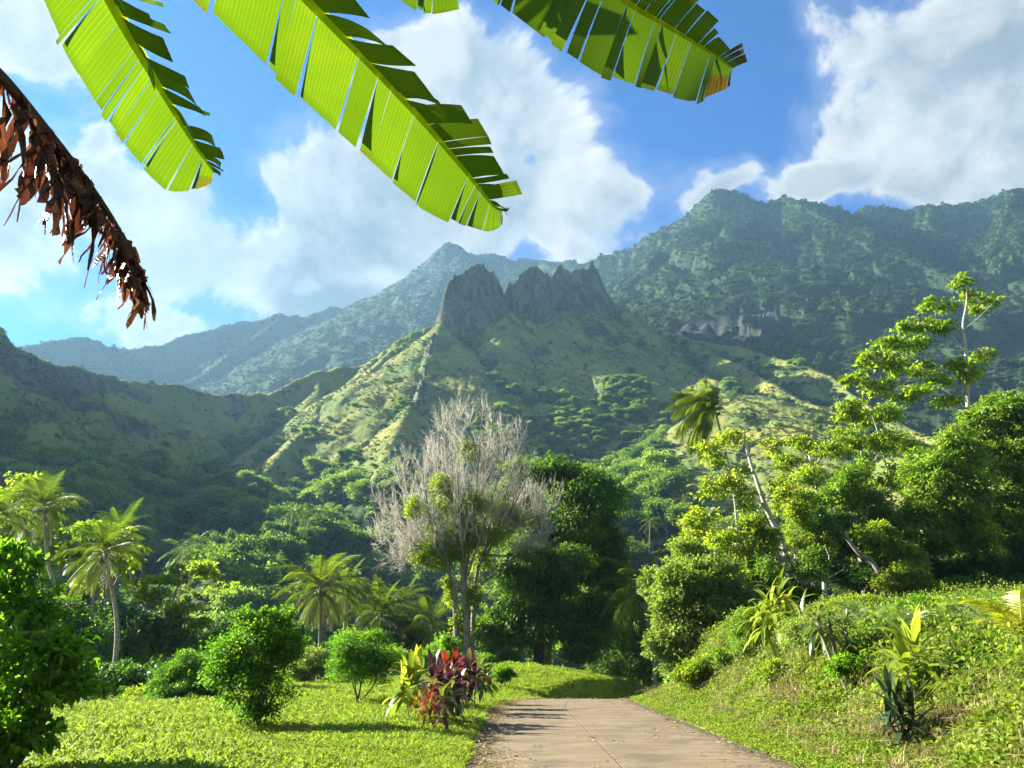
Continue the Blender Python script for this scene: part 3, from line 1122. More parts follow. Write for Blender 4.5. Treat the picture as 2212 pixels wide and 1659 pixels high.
def polar_pts(rs, n, az0, az1, r0, r1, power=1.0):
    a = RAD(1) * rs.uniform(az0, az1, n)
    u = rs.rand(n)
    r = (r0 ** (2 - power) + u * (r1 ** (2 - power) - r0 ** (2 - power))) ** (1 / (2 - power))
    return np.sin(a) * r, np.cos(a) * r


def grass_fields():
    rs = np.random.RandomState(5)
    t1 = [tuft("grass_tuft", 1 + i, 26, (.17, .22, .28)[i], (.017, .020, .022)[i], .085, .75, M_GRASS) for i in range(3)]
    x, y = polar_pts(rs, 120000, -46, 44, 7.5, 52, 1.15)
    dl = road_left(y) - x
    k = (dl > .02 + .06 * rs.rand(len(x))) & (x > -19 + .1 * y) & (y < 50)
    x, y, dl = x[k], y[k], dl[k]
    z = ground_z(x, y)
    patch = fbm(x * .35, y * .35, 3, 401)
    s = (.55 + .45 * sstep(dl, .3, 3.5)) * rs.uniform(.7, 1.2, len(x)) * (1 + .6 * patch)
    scatter("lawn_grass", np.stack([x, y, z], -1), s, rs.uniform(0, 6.28, len(x)), t1, "bright yellow-green lawn grass left of the road", seed=1)
    # verge and bank on the right: short creeping cover
    t2 = [sprig("creeper", 30 + i, 60, .075, .10, .05, M_COVER) for i in range(2)] + [tuft("short_grass", 40, 22, .11, .014, .10, .9, M_GRASS)]
    x, y = polar_pts(rs, 150000, 8, 50, 8.5, 48, 1.2)
    dr = x - road_right(y)
    k = (dr > .03 + .1 * rs.rand(len(x)))
    x, y, dr = x[k], y[k], dr[k]
    bareness = sstep(dr, 1.5, 2.3) * (1 - sstep(dr, 2.6, 3.8)) * sstep(fbm(x * .7, y * .7, 3, 411), -.15, .35)
    k = rs.rand(len(x)) > bareness * .85
    x, y, dr = x[k], y[k], dr[k]
    z = ground_z(x, y)
    s = rs.uniform(.7, 1.5, len(x)) * (.6 + .6 * sstep(dr, .5, 3))
    scatter("bank_creepers", np.stack([x, y, z], -1), s, rs.uniform(0, 6.28, len(x)), t2, "low creeping green cover on the bank right of the road", seed=2)
    # dry stalks on the face of the bank
    t3 = [tuft("dry_tuft", 50 + i, 26, .34, .010, .10, 1.0, M_DRY) for i in range(2)]
    x, y = polar_pts(rs, 26000, 8, 48, 9, 44, 1.2)
    dr = x - road_right(y)
    w = sstep(dr, 1.6, 2.4) * (1 - sstep(dr, 3.4, 5.4)) * sstep(fbm(x * .5, y * .5, 3, 421), -.45, .15) + .04
    k = (rs.rand(len(x)) < w) & (dr > .5)
    x, y = x[k], y[k]
    scatter("dry_stalks", np.stack([x, y, ground_z(x, y)], -1), rs.uniform(.6, 1.2, len(x)), rs.uniform(0, 6.28, len(x)), t3, "tangle of dry brown stalks on the bank", seed=3)
    # fallen leaves along the road edges
    t5 = []
    for i in range(2):
        r2 = np.random.RandomState(90 + i)
        mb = MB()
        V, q, v = leaf_cloud(r2.randn(5, 3) * [.10, .10, .003] + [0, 0, .012], r2.randn(5, 3) * [1, 1, .12], r2.randn(5, 3) * .25 + [0, 0, 1], r2.uniform(.05, .12, 5), r2.uniform(.02, .05, 5), r2.rand(5), droop=0)
        mb.add(V, [q], v)
        t5.append(proto('fallen_leaf', mb.mesh('fallen_leaf', [M_DRY], smooth=False)))
    y = rs.uniform(9, 33, 900)
    side = rs.rand(900) < .75
    off = np.abs(rs.randn(900)) * .30 + .02
    far_ = rs.rand(900) < .10
    off = np.where(far_, rs.uniform(.3, 4.2, 900), off)
    x = np.where(side, road_left(y) + off, road_right(y) - off)
    scatter("leaf_litter", np.stack([x, y, road_z(y) + .018], -1), rs.uniform(.5, 1.2, 900), rs.uniform(0, 6.28, 900), t5, "dry fallen leaves along the road edges", seed=13, tilt=np.zeros(900))
    # taller mixed growth on the terrace above the bank
    t4 = [tuft("tall_grass", 60 + i, 30, .50, .020, .12, .8, M_GRASS) for i in range(2)] + [sprig("weed", 70 + i, 90, .12, .16, .22, (M_COVER, M_WEED, M_WEED)[i]) for i in range(3)] + [tuft('dry_tuft', 80, 22, .55, .012, .1, .8, M_DRY)]
    x, y = polar_pts(rs, 60000, 8, 46, 11, 52, 1.2)
    dr = x - road_right(y)
    k = (dr > 2.9 + 1.0 * fbm(x * .4, y * .4, 2, 431))
    x, y = x[k], y[k]
    s = rs.uniform(.4, .95, len(x)) * (1 + .7 * fbm(x * .3, y * .3, 3, 441))
    scatter("terrace_growth", np.stack([x, y, ground_z(x, y)], -1), s, rs.uniform(0, 6.28, len(x)), t4, "tall grass and weeds covering the terrace above the bank", seed=4)


grass_fields()
# ================================================================== TREES, SHRUBS, PALMS
M_DARK = leaf_mat("mango_leaf", [(0, (.026, .065, .010)), (.5, (.066, .13, .016)), (.85, (.125, .205, .026)), (1, (.20, .25, .045))], trans=0.44, rough=.45, spec=.22)
M_MID = leaf_mat("broad_leaf", [(0, (.035, .08, .010)), (.5, (.085, .16, .014)), (.85, (.15, .23, .025)), (1, (.24, .28, .05))], trans=0.54, rough=.42)
M_LIME = leaf_mat("lime_leaf", [(0, (.06, .11, .010)), (.5, (.14, .21, .016)), (.85, (.24, .28, .03)), (1, (.34, .30, .06))], trans=0.62, rough=.5)
M_PALE = leaf_mat("pale_leaf", [(0, (.075, .12, .025)), (.5, (.155, .215, .045)), (1, (.27, .31, .09))], trans=0.52, rough=.5)
M_CITRUS = leaf_mat("citrus_leaf", [(0, (.03, .085, .008)), (.5, (.075, .17, .012)), (.85, (.15, .27, .02)), (1, (.26, .36, .04))], trans=0.56, rough=.45, spec=.22)
M_UNDER = leaf_mat("understory_leaf", [(0, (.020, .05, .012)), (.5, (.046, .10, .022)), (1, (.10, .17, .04))], trans=0.42, rough=.45, spec=.225)
M_FROND = leaf_mat("palm_frond", [(0, (.03, .06, .010)), (.5, (.062, .105, .016)), (.85, (.13, .165, .03)), (1, (.26, .23, .07))], trans=0.56, rough=.42, spec=.22, tcol=(1.7, 1.7, .5))
M_FROND_DRY = leaf_mat("dry_frond", [(0, (.12, .09, .04)), (1, (.26, .21, .11))], trans=0.44, tcol=(1.1, 1.0, .8))
M_CANOPY = leaf_mat("canopy_leaf", [(0, (.035, .08, .014)), (.5, (.095, .165, .022)), (1, (.21, .28, .05))], trans=0.46, rough=.5, spec=.22, hue_var=.9)
M_BARK = bark_mat("grey_bark", (.10, .085, .065), (.24, .21, .17))
M_BARK_DK = bark_mat("dark_bark", (.035, .028, .02), (.10, .08, .055))
M_BARK_PALE = bark_mat("pale_bark", (.26, .24, .20), (.46, .43, .37), 4.0)
M_BARK_PALM = bark_mat("palm_bark", (.15, .13, .10), (.30, .27, .22), 3.0, 6.0, .6)
M_TWIG = bark_mat("dead_twig", (.30, .28, .225), (.49, .46, .375), 8.0)


def grow(L_, k):
    return [(c, np.asarray(r) * k) for c, r in L_]


def make_tree(name, label, cat, base, lobes, trunk_top, r0, leafm, barkm, seed, group=None, forks=5, wob=.12, under=None, **kw):
    """thing with its trunk and crown; lobes in world coordinates"""
    rs = np.random.RandomState(seed)
    base = np.asarray(base, float)
    t = thing(name, label, cat, base, 0, group)
    rel = [(np.asarray(c) - base, r) for c, r in lobes]
    mb = MB()
    limbs(mb, rs, [0, 0, -.3], np.asarray(trunk_top) - base, r0, rel, forks, wob=wob)
    link('trunk', mb.mesh('trunk', [barkm]), t)
    cb = MB()
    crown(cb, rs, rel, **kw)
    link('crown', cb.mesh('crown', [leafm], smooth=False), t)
    return t


def make_shrub(name, label, cat, base, lobes, leafm, barkm, seed, stems=4, r0=.03, group=None, shoots=9, **kw):
    kw.setdefault('sub', 3)
    kw.setdefault('s0', .5)
    kw.setdefault('s1', .8)
    rs = np.random.RandomState(seed)
    base = np.asarray(base, float)
    t = thing(name, label, cat, base, 0, group)
    rel = [(np.asarray(c) - base, r) for c, r in lobes]
    mb = MB()
    for i in range(stems):
        c, r = rel[i % len(rel)]
        s = rs.randn(3) * [.05, .05, 0] * (1 + stems * .15)
        s[2] = -.1
        e = c + rs.randn(3) * r * .3
        mid = (s + e) / 2 + rs.randn(3) * .08 * np.linalg.norm(e - s)
        pts = catmull([s, mid, e], 8)
        mb.tube(pts, np.linspace(r0, r0 * .3, 8), 6)
        for _ in range(4):
            a = pts[rs.randint(3, 8)]
            f = c + unit(rs.randn(3)) * r * .9
            mb.tube(catmull([a, (a + f) / 2 + rs.randn(3) * .05 * np.linalg.norm(f - a), f], 5), np.linspace(r0 * .4, .004, 5), 4)
    link('stem', mb.mesh('stem', [barkm]), t)
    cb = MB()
    crown(cb, rs, rel, **kw)
    lf, asp = kw.get('leaf', .1), kw.get('asp', .5)
    for _ in range(shoots * len(rel)):
        c, r = rel[rs.randint(len(rel))]
        dd = unit(rs.randn(3) * [1, 1, .35] + [0, 0, .75])
        p0 = c + dd * r * .85
        gd = unit(dd + [0, 0, .9])
        ln = rs.uniform(.25, .6) * np.mean(r)
        m_ = int(rs.uniform(14, 26))
        f = rs.rand(m_)
        P_ = p0 + gd * (f * ln)[:, None] + rs.randn(m_, 3) * lf * .18
        ax = unit(gd * .7 + rs.randn(m_, 3) * .7)
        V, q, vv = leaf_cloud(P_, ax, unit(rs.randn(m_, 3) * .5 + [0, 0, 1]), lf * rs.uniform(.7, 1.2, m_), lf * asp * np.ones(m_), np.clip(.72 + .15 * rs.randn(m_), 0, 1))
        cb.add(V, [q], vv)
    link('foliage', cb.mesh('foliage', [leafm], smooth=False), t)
    return t


# ------------------------------------------------------------------ palms
def frond_mesh(name, seed, L, rise, droop, mat, npair=64, hang=.55, lw=.030):
    """one feather leaf, growing along +x from the origin"""
    rs = np.random.RandomState(seed)
    t = np.linspace(0, 1, 16)
    ang = rise - (rise + droop) * t ** 1.25
    d = np.stack([np.cos(ang), 0.12 * np.sin(t * 2 + seed), np.sin(ang)], 1)
    P = np.concatenate([[[0, 0, 0]], np.cumsum(unit(d[:-1]) * L / 15, 0)])
    mb = MB()
    mb.tube(P, np.linspace(.035, .006, 16) * (L / 4), 5, .95)
    n = npair
    u = np.linspace(.14, .995, n)
    pos = np.stack([np.interp(u, t, P[:, k]) for k in range(3)], 1)
    T = unit(np.stack([np.interp(u, t, np.gradient(P[:, k])) for k in range(3)], 1))
    S = unit(np.cross(T, [0, 0, 1.0]))
    N = np.cross(S, T)
    ll = L * .25 * np.clip(np.sin(np.pi * np.clip(u * .93 + .10, 0, 1)) ** .6, .1, 1)
    for sg in (-1, 1):
        fw = .45 + .5 * u[:, None]
        hg = hang * (0.6 + .6 * rs.rand(n))[:, None]
        dr = unit(S * sg * 1.0 + T * fw + N * (.25 - .3 * rs.rand(n))[:, None])
        l1 = ll[:, None] * (.85 + .3 * rs.rand(n))[:, None]
        p0 = pos
        p1 = p0 + dr * l1 * .5 - np.array([0, 0, 1.0]) * l1 * hg * .18
        p2 = p0 + dr * l1 * .88 - np.array([0, 0, 1.0]) * l1 * hg * .75
        w = (T * .7 + N * .5) * (lw * L / 4)
        V = np.stack([p0 - w * .5, p0 + w * .5, p1 + w * .6, p1 - w * .6, p2], 1).reshape(-1, 3)
        b = np.arange(n)[:, None] * 5
        mb.add(V, [b + np.array([[0, 1, 2, 3]]), b + np.array([[3, 2, 4]])], np.repeat(np.clip(.45 + .2 * rs.randn(n), 0, 1), 5))
    return mb.mesh(name, [mat], smooth=False)


FR = {}


def fronds():
    for k, (rise, dr) in enumerate([(1.35, -.55), (1.2, .1), (1.0, .5), (.75, .85), (.4, 1.1), (.0, 1.3), (-.5, 1.45), (-.9, 1.5)]):
        FR[k] = frond_mesh('frond', 500 + k, 4.0, rise, dr, M_FROND, hang=.4 + .1 * k)
    FR['dry'] = frond_mesh('frond', 520, 3.4, -1.0, 1.52, M_FROND_DRY, npair=30, hang=.9)


fronds()


def coconut(mb, rs, n=9, r=.5):
    for i in range(n):
        a = i * 2.4
        c = np.array([math.cos(a) * r * rs.uniform(.5, 1), math.sin(a) * r * rs.uniform(.5, 1), -.35 - .25 * rs.rand()])
        th = np.linspace(.15, np.pi - .15, 6)
        mb.tube(np.stack([c[0] + 0 * th, c[1] + 0 * th, c[2] - .16 * np.cos(th)], 1), .12 * np.sin(th), 7, .5)


def make_palm(label, trunk_pts, fl, seed, r0=.16, nf=20, wind=None, dry=2, group=None, name='coconut_palm', tiers=None, nuts=True, spread=None):
    rs = np.random.RandomState(seed)
    base = np.asarray(trunk_pts[0], float)
    t = thing(name, label, 'palm tree', base, 0, group)
    P = catmull(np.asarray(trunk_pts, float) - base, 16)
    mb = MB()
    rad = np.linspace(r0, r0 * .62, 16) * (1 + .6 * np.exp(-np.linspace(0, 1, 16) * 10))
    P[0, 2] -= .4
    mb.tube(P, rad, 9)
    link('trunk', mb.mesh('trunk', [M_BARK_PALM]), t)
    top = P[-1]
    sc = fl / 4.0
    if nuts:
        nb = MB()
        coconut(nb, rs, r=.42 * sc)
        link('coconuts', nb.mesh('coconuts', [M_BARK_DK if seed % 2 else M_MID]), t, loc=top)
    nf = int(nf * 1.35)
    for i in range(nf):
        f = i / (nf - 1)
        k = int(np.clip(round(f ** .75 * 6.9 + rs.uniform(-.6, .6)), 0, 7)) if tiers is None else tiers[i % len(tiers)]
        a = i * 2.39996 + rs.uniform(-.2, .2)
        if wind is not None:
            a = wind + rs.uniform(-1, 1) * (spread or 1.1)
        o = link('frond', FR[k], t, loc=top + np.array([0, 0, -.25 * f * sc]), rot=(rs.uniform(-.15, .15), 0, a), scale=sc * rs.uniform(.85, 1.1))
    for i in range(dry):
        link('frond', FR['dry'], t, loc=top + [0, 0, -.35], rot=(0, 0, rs.uniform(0, 6.28)), scale=sc * .9)
    return t


def drop(P, dz=0.0):
    P = np.array(P, float)
    P[2] = ground_z(P[0], P[1]) + dz
    return P


# ---- left group
def pal(X0, Y0, X1, Y1, y, bend=0.0, ytop=None):
    """trunk from the ground below (X0, Y0) up to the crown seen at (X1, Y1)"""
    a = aty(X0, Y0, y)
    c = aty(X1, Y1, ytop or y)
    g = np.array([a[0] + (a[0] - c[0]) * .1, a[1], ground_z(a[0], a[1])])
    m = (a * .5 + c * .5) + [bend, 0, 0]
    return [g, a, m, c] if a[2] > g[2] + .5 else [g, m, c]


make_palm("tallest coconut palm at the left edge, straight grey trunk beside a round-leaved tree", pal(113, 1330, 95, 1092, 60, -.05), 3.9, 1, nf=22, r0=.2)
make_palm("slender coconut palm with a curved pale trunk standing at the back edge of the lawn", pal(240, 1512, 226, 1192, 38, .45), 2.5, 2, nf=22, dry=3, r0=.15)
make_palm("coconut palm with yellowish fronds behind the slender curved palm on the left", pal(300, 1380, 262, 1150, 62, .2), 3.2, 3, nf=20, r0=.13)
make_palm("coconut palm cut off by the left edge of the picture", pal(-20, 1300, -12, 1115, 52), 3.4, 4, nf=20)
make_palm("low young palm among the dark shrubs left of the round bush", pal(318, 1390, 318, 1305, 50), 2.0, 5, nf=14, dry=0, nuts=False)
# ---- centre group
make_palm("broad full coconut palm with drooping fronds left of the bare grey tree", pal(690, 1420, 692, 1268, 58, .05), 4.0, 6, nf=24, dry=4, r0=.17)
make_palm("coconut palm partly hidden behind the broad full palm", pal(742, 1400, 748, 1268, 68), 3.4, 7, nf=18)
make_palm("coconut palm with a low spreading crown between the broad palm and the bare tree", pal(822, 1440, 822, 1325, 60), 3.6, 8, nf=22, dry=3)
make_palm("pale fronded palm close behind the trunk of the bare grey tree", pal(880, 1440, 872, 1300, 66), 3.0, 9, nf=18)
make_palm("young palm with long arching fronds at the foot of the bare tree", pal(930, 1430, 935, 1350, 58), 3.2, 10, nf=16, nuts=False)
# ---- beside the road on the right
make_palm("coconut palm hanging long fronds over the dark gap where the road disappears", pal(1412, 1420, 1388, 1275, 46), 3.3, 11, nf=20, dry=3, r0=.15)
p9 = pal(1600, 1250, 1545, 885, 72, .6)
make_palm("windblown coconut palm with all its fronds swept to the left above the pale-trunked tree", p9, 5.2, 12, nf=40, wind=math.pi * 1.02, dry=2, tiers=[2, 3, 4, 5, 6, 7, 3, 4, 5, 6], spread=1.25)

Lb = lobe
# ---- left trees
make_tree("round_leaf_tree", "yellow-green round-leaved tree behind the tallest palm at the left edge", "tree", drop(aty(70, 1360, 66)),
          [Lb(55, 1055, 66, 55, 30), Lb(100, 1120, 66, 55, 55), Lb(25, 1130, 66, 60, 60), Lb(60, 1200, 66, 70, 60), Lb(110, 1210, 64, 40, 50)], aty(70, 1180, 66), .35, M_LIME, M_BARK, 31, leaf=.36, asp=.8, cover=.8, sub=9, s0=.24, s1=.5, clump=.28)
make_tree("forked_tree", "leafy tree with a thick grey forked trunk behind the slender curved palm", "tree", drop(aty(205, 1400, 52)),
          [Lb(205, 1150, 52, 60, 28), Lb(262, 1160, 52, 45, 28), Lb(165, 1195, 52, 45, 38), Lb(270, 1215, 53, 35, 30), Lb(190, 1290, 53, 60, 35)], aty(205, 1270, 52), .42, M_LIME, M_BARK, 32, leaf=.32, asp=.8, cover=.8, sub=9, s0=.24, s1=.5, clump=.26)
make_tree("flat_topped_tree", "flat-topped tree with open pale branches above the dark undergrowth left of centre", "tree", drop(aty(370, 1420, 50)),
          [Lb(425, 1237, 50, 44, 14), Lb(385, 1230, 50, 22, 10), Lb(350, 1258, 50, 34, 11), Lb(310, 1262, 51, 30, 10), Lb(320, 1287, 50, 36, 9), Lb(400, 1322, 50, 50, 16), Lb(430, 1352, 49, 30, 12)], aty(378, 1330, 50), .16, M_LIME, M_BARK, 33, leaf=.24, asp=.75, cover=1.1, clump=.3, forks=3, wob=.25)
_under = [([(300, 1400, 70, 60), (250, 1350, 60, 50)], 47, "dark glossy undergrowth shrub behind the slender curved palm"),
          ([(180, 1420, 70, 80), (130, 1380, 70, 70)], 44, "dark tall shrub in shade between the leafy near tree and the slender palm"),
          ([(60, 1400, 80, 110), (-20, 1350, 80, 100)], 50, "dark shaded tree mass at the left edge behind the leafy near tree"),
          ([(410, 1400, 60, 45), (360, 1360, 40, 40)], 48, "dark shrub under the flat-topped tree"),
          ([(300, 1470, 60, 45), (220, 1480, 60, 40)], 36, "dark shrub rising from the slope behind the lawn beside the slender palm"),
          ([(460, 1400, 50, 40), (520, 1420, 50, 40)], 52, "dark shrub between the flat-topped tree and the citrus bush"),
          ([(590, 1400, 60, 50), (640, 1390, 40, 40)], 56, "dark shrub behind the tall citrus bush"),
          ([(760, 1420, 50, 35), (800, 1400, 45, 35)], 58, "dark shrub beneath the crowns of the centre palms"),
          ([(890, 1390, 50, 45), (850, 1370, 40, 40)], 60, "dark shrub left of the trunk of the bare tree")]
for i, (ls, y, lab) in enumerate(_under):
    lb = [Lb(X, Y, y, a, b) for X, Y, a, b in ls]
    make_shrub("undergrowth_shrub", lab, "shrub", drop(lb[0][0]), lb, M_UNDER, M_BARK_DK, 50 + i, stems=5, r0=.06, leaf=.26, asp=.5, cover=1.3, clump=.25)

# ---- shrubs along the far edge of the lawn
make_shrub("olive_bush", "pale olive-green wispy bush behind the lawn right of the tall citrus bush", "bush", drop(aty(655, 1485, 40)), [Lb(640, 1450, 40, 45, 32), Lb(690, 1440, 41, 50, 38), Lb(730, 1455, 41, 30, 28)], M_PALE, M_BARK, 61, leaf=.12, asp=.3, cover=1.6)
make_shrub("olive_bush", "pale olive-green bush behind the small citrus tree, left of the red-leaved plants", "bush", drop(aty(850, 1465, 44)), [Lb(840, 1430, 44, 45, 28), Lb(880, 1445, 43, 25, 20)], M_PALE, M_BARK, 62, leaf=.12, asp=.35, cover=1.7)
make_shrub("round_shrub", "rounded bright green shrub behind the red-leaved plants at the foot of the bare tree", "shrub", drop(aty(945, 1450, 45)), [Lb(940, 1415, 45, 40, 32), Lb(965, 1400, 46, 25, 28)], M_CITRUS, M_BARK, 63, leaf=.14, asp=.5, cover=1.7)
make_shrub("hedge_shrub", "leafy light green shrub between the bare tree and the mango trunks", "shrub", drop(aty(1060, 1450, 51)), [Lb(1060, 1400, 51, 50, 50), Lb(1105, 1420, 51, 40, 35), Lb(1050, 1350, 52, 35, 40)], M_MID, M_BARK, 64, leaf=.18, asp=.5, cover=1.6)
make_shrub("hedge_shrub", "low leafy shrub on the grass mound left of the mango trunks", "shrub", drop(aty(1042, 1462, 43)), [Lb(1045, 1440, 43, 25, 20)], M_CITRUS, M_BARK, 65, leaf=.13, asp=.4, cover=1.8)
make_shrub("weed_clump", "low weedy clump at the foot of the mango trunks", "shrub", drop(aty(1130, 1462, 47)), [Lb(1120, 1448, 47, 36, 12), Lb(1160, 1455, 47, 22, 9)], M_CITRUS, M_BARK, 66, leaf=.12, asp=.4, cover=1.8)
make_shrub("dry_shrub", "small yellowish dry shrub at the back edge of the lawn left of the round bush", "shrub", drop(aty(290, 1520, 28)), [Lb(285, 1508, 28, 28, 14), Lb(318, 1502, 28, 22, 18)], M_LIME, M_BARK, 67, leaf=.10, asp=.45, cover=1.5)
make_shrub("round_bush", "round dense green bush on the lawn left of the tall citrus bush", "bush", drop(aty(382, 1530, 26)), [Lb(385, 1480, 26, 58, 48), Lb(355, 1505, 26, 38, 28), Lb(425, 1460, 26.5, 38, 40), Lb(440, 1500, 26, 35, 30)], M_CITRUS, M_BARK, 68, leaf=.07, asp=.5, cover=1.6, clump=.3)
cb_lobes = [Lb(552, 1415, 17.2, 72, 58), Lb(505, 1450, 17.2, 52, 58), Lb(600, 1425, 17.2, 52, 58), Lb(556, 1490, 17.2, 60, 48), Lb(540, 1350, 17.3, 30, 34), Lb(607, 1350, 17.2, 26, 36), Lb(575, 1335, 17.2, 14, 18), Lb(625, 1395, 17, 22, 22), Lb(478, 1470, 17, 26, 40), Lb(560, 1535, 17.2, 42, 24)]
make_shrub("citrus_bush", "tall dense glossy citrus bush with several thin stems on the lawn", "bush", drop(aty(548, 1585, 17.2)), cb_lobes, M_CITRUS, M_BARK_DK, 69, stems=10, r0=.026, leaf=.072, asp=.5, cover=1.35, clump=.32, sub=0, shoots=12)
make_tree("citrus_tree", "small citrus tree with one short forked trunk on the lawn", "tree", drop(aty(772, 1530, 24.9)), [Lb(782, 1408, 24.9, 62, 36), Lb(740, 1430, 24.9, 36, 34), Lb(822, 1440, 24.9, 42, 34), Lb(775, 1460, 24.9, 52, 26), Lb(800, 1385, 24.9, 26, 22)], aty(773, 1500, 24.9), .055, M_CITRUS, M_BARK_DK, 70, leaf=.07, asp=.5, cover=1.2, clump=.34, sub=0)
make_shrub("tiny_bush", "little vase-shaped bush alone on the grass mound beside the road", "bush", drop(aty(1087, 1487, 34)), [Lb(1087, 1456, 34, 20, 15), Lb(1080, 1466, 34, 14, 12), Lb(1097, 1464, 34, 12, 12)], M_CITRUS, M_BARK, 71, leaf=.08, asp=.4, cover=2.0)

# ---- the leafy tree close by on the left
nb = drop(aty(-10, 1640, 10.6))
make_shrub("leafy_tree", "large-leaved glossy tree close by at the left edge of the lawn", "tree", nb,
          [Lb(20, 1240, 10.6, 60, 36), Lb(60, 1330, 10.6, 70, 45), Lb(-30, 1330, 10.8, 110, 90), Lb(40, 1420, 10.5, 110, 70), Lb(120, 1430, 10.4, 55, 45), Lb(90, 1500, 10.4, 85, 50), Lb(0, 1520, 10.4, 110, 70), Lb(165, 1500, 10.4, 32, 24), Lb(30, 1580, 10.3, 75, 34), Lb(-70, 1450, 10.8, 110, 110), Lb(5, 1200, 10.7, 30, 20), Lb(30, 1600, 10.2, 80, 34), Lb(-40, 1620, 10.3, 80, 40)],
          M_CITRUS, M_BARK_DK, 72, stems=7, r0=.05, shoots=14, leaf=.145, asp=.45, cover=.55, sub=5, s0=.32, s1=.6, fine=True, vbias=.16, clump=.24, droop=.25)

# ---- mango trees in the centre
make_tree("mango_tree", "tall dark green mango tree with a rounded crown behind the road bend", "tree", drop(aty(1170, 1440, 60)),
          grow([Lb(1165, 1035, 60, 62, 45), Lb(1225, 1055, 60, 62, 45), Lb(1285, 1085, 60, 55, 50), Lb(1120, 1090, 60, 60, 60), Lb(1215, 1140, 60, 110, 80), Lb(1300, 1160, 60, 60, 70), Lb(1140, 1180, 60, 70, 70), Lb(1260, 1250, 60, 95, 90), Lb(1318, 1260, 60, 36, 90), Lb(1230, 1340, 61, 110, 60)], 1.2),
          aty(1190, 1220, 60), .55, M_DARK, M_BARK_DK, 73, leaf=.34, asp=.34, cover=1.35, clump=.3, droop=.25, sub=6, s0=.3, s1=.55)
make_tree("mango_tree", "lower very dark mango tree with hanging leaf clusters beside the dark gap in the road", "tree", drop(aty(1160, 1445, 52)),
          grow([Lb(1185, 1240, 52, 85, 48), Lb(1125, 1290, 52, 62, 55), Lb(1230, 1300, 52, 80, 65), Lb(1170, 1350, 52, 105, 50), Lb(1280, 1360, 52, 50, 55), Lb(1100, 1350, 52, 40, 45), Lb(1240, 1395, 52, 70, 30)], 1.2),
          aty(1165, 1330, 52), .42, M_DARK, M_BARK_DK, 74, leaf=.32, asp=.34, cover=1.35, clump=.3, droop=.3, sub=6, s0=.3, s1=.55)
make_shrub("shaded_thicket", "black-green thicket closing the dark gap where the road bends away", "thicket", drop(aty(1350, 1480, 66)), [Lb(1335, 1440, 66, 60, 60), Lb(1390, 1400, 66, 60, 70), Lb(1340, 1340, 68, 40, 60), Lb(1300, 1460, 64, 40, 40), Lb(1400, 1470, 64, 40, 30)], M_UNDER, M_BARK_DK, 75, stems=6, r0=.08, leaf=.3, asp=.45, cover=1.4)


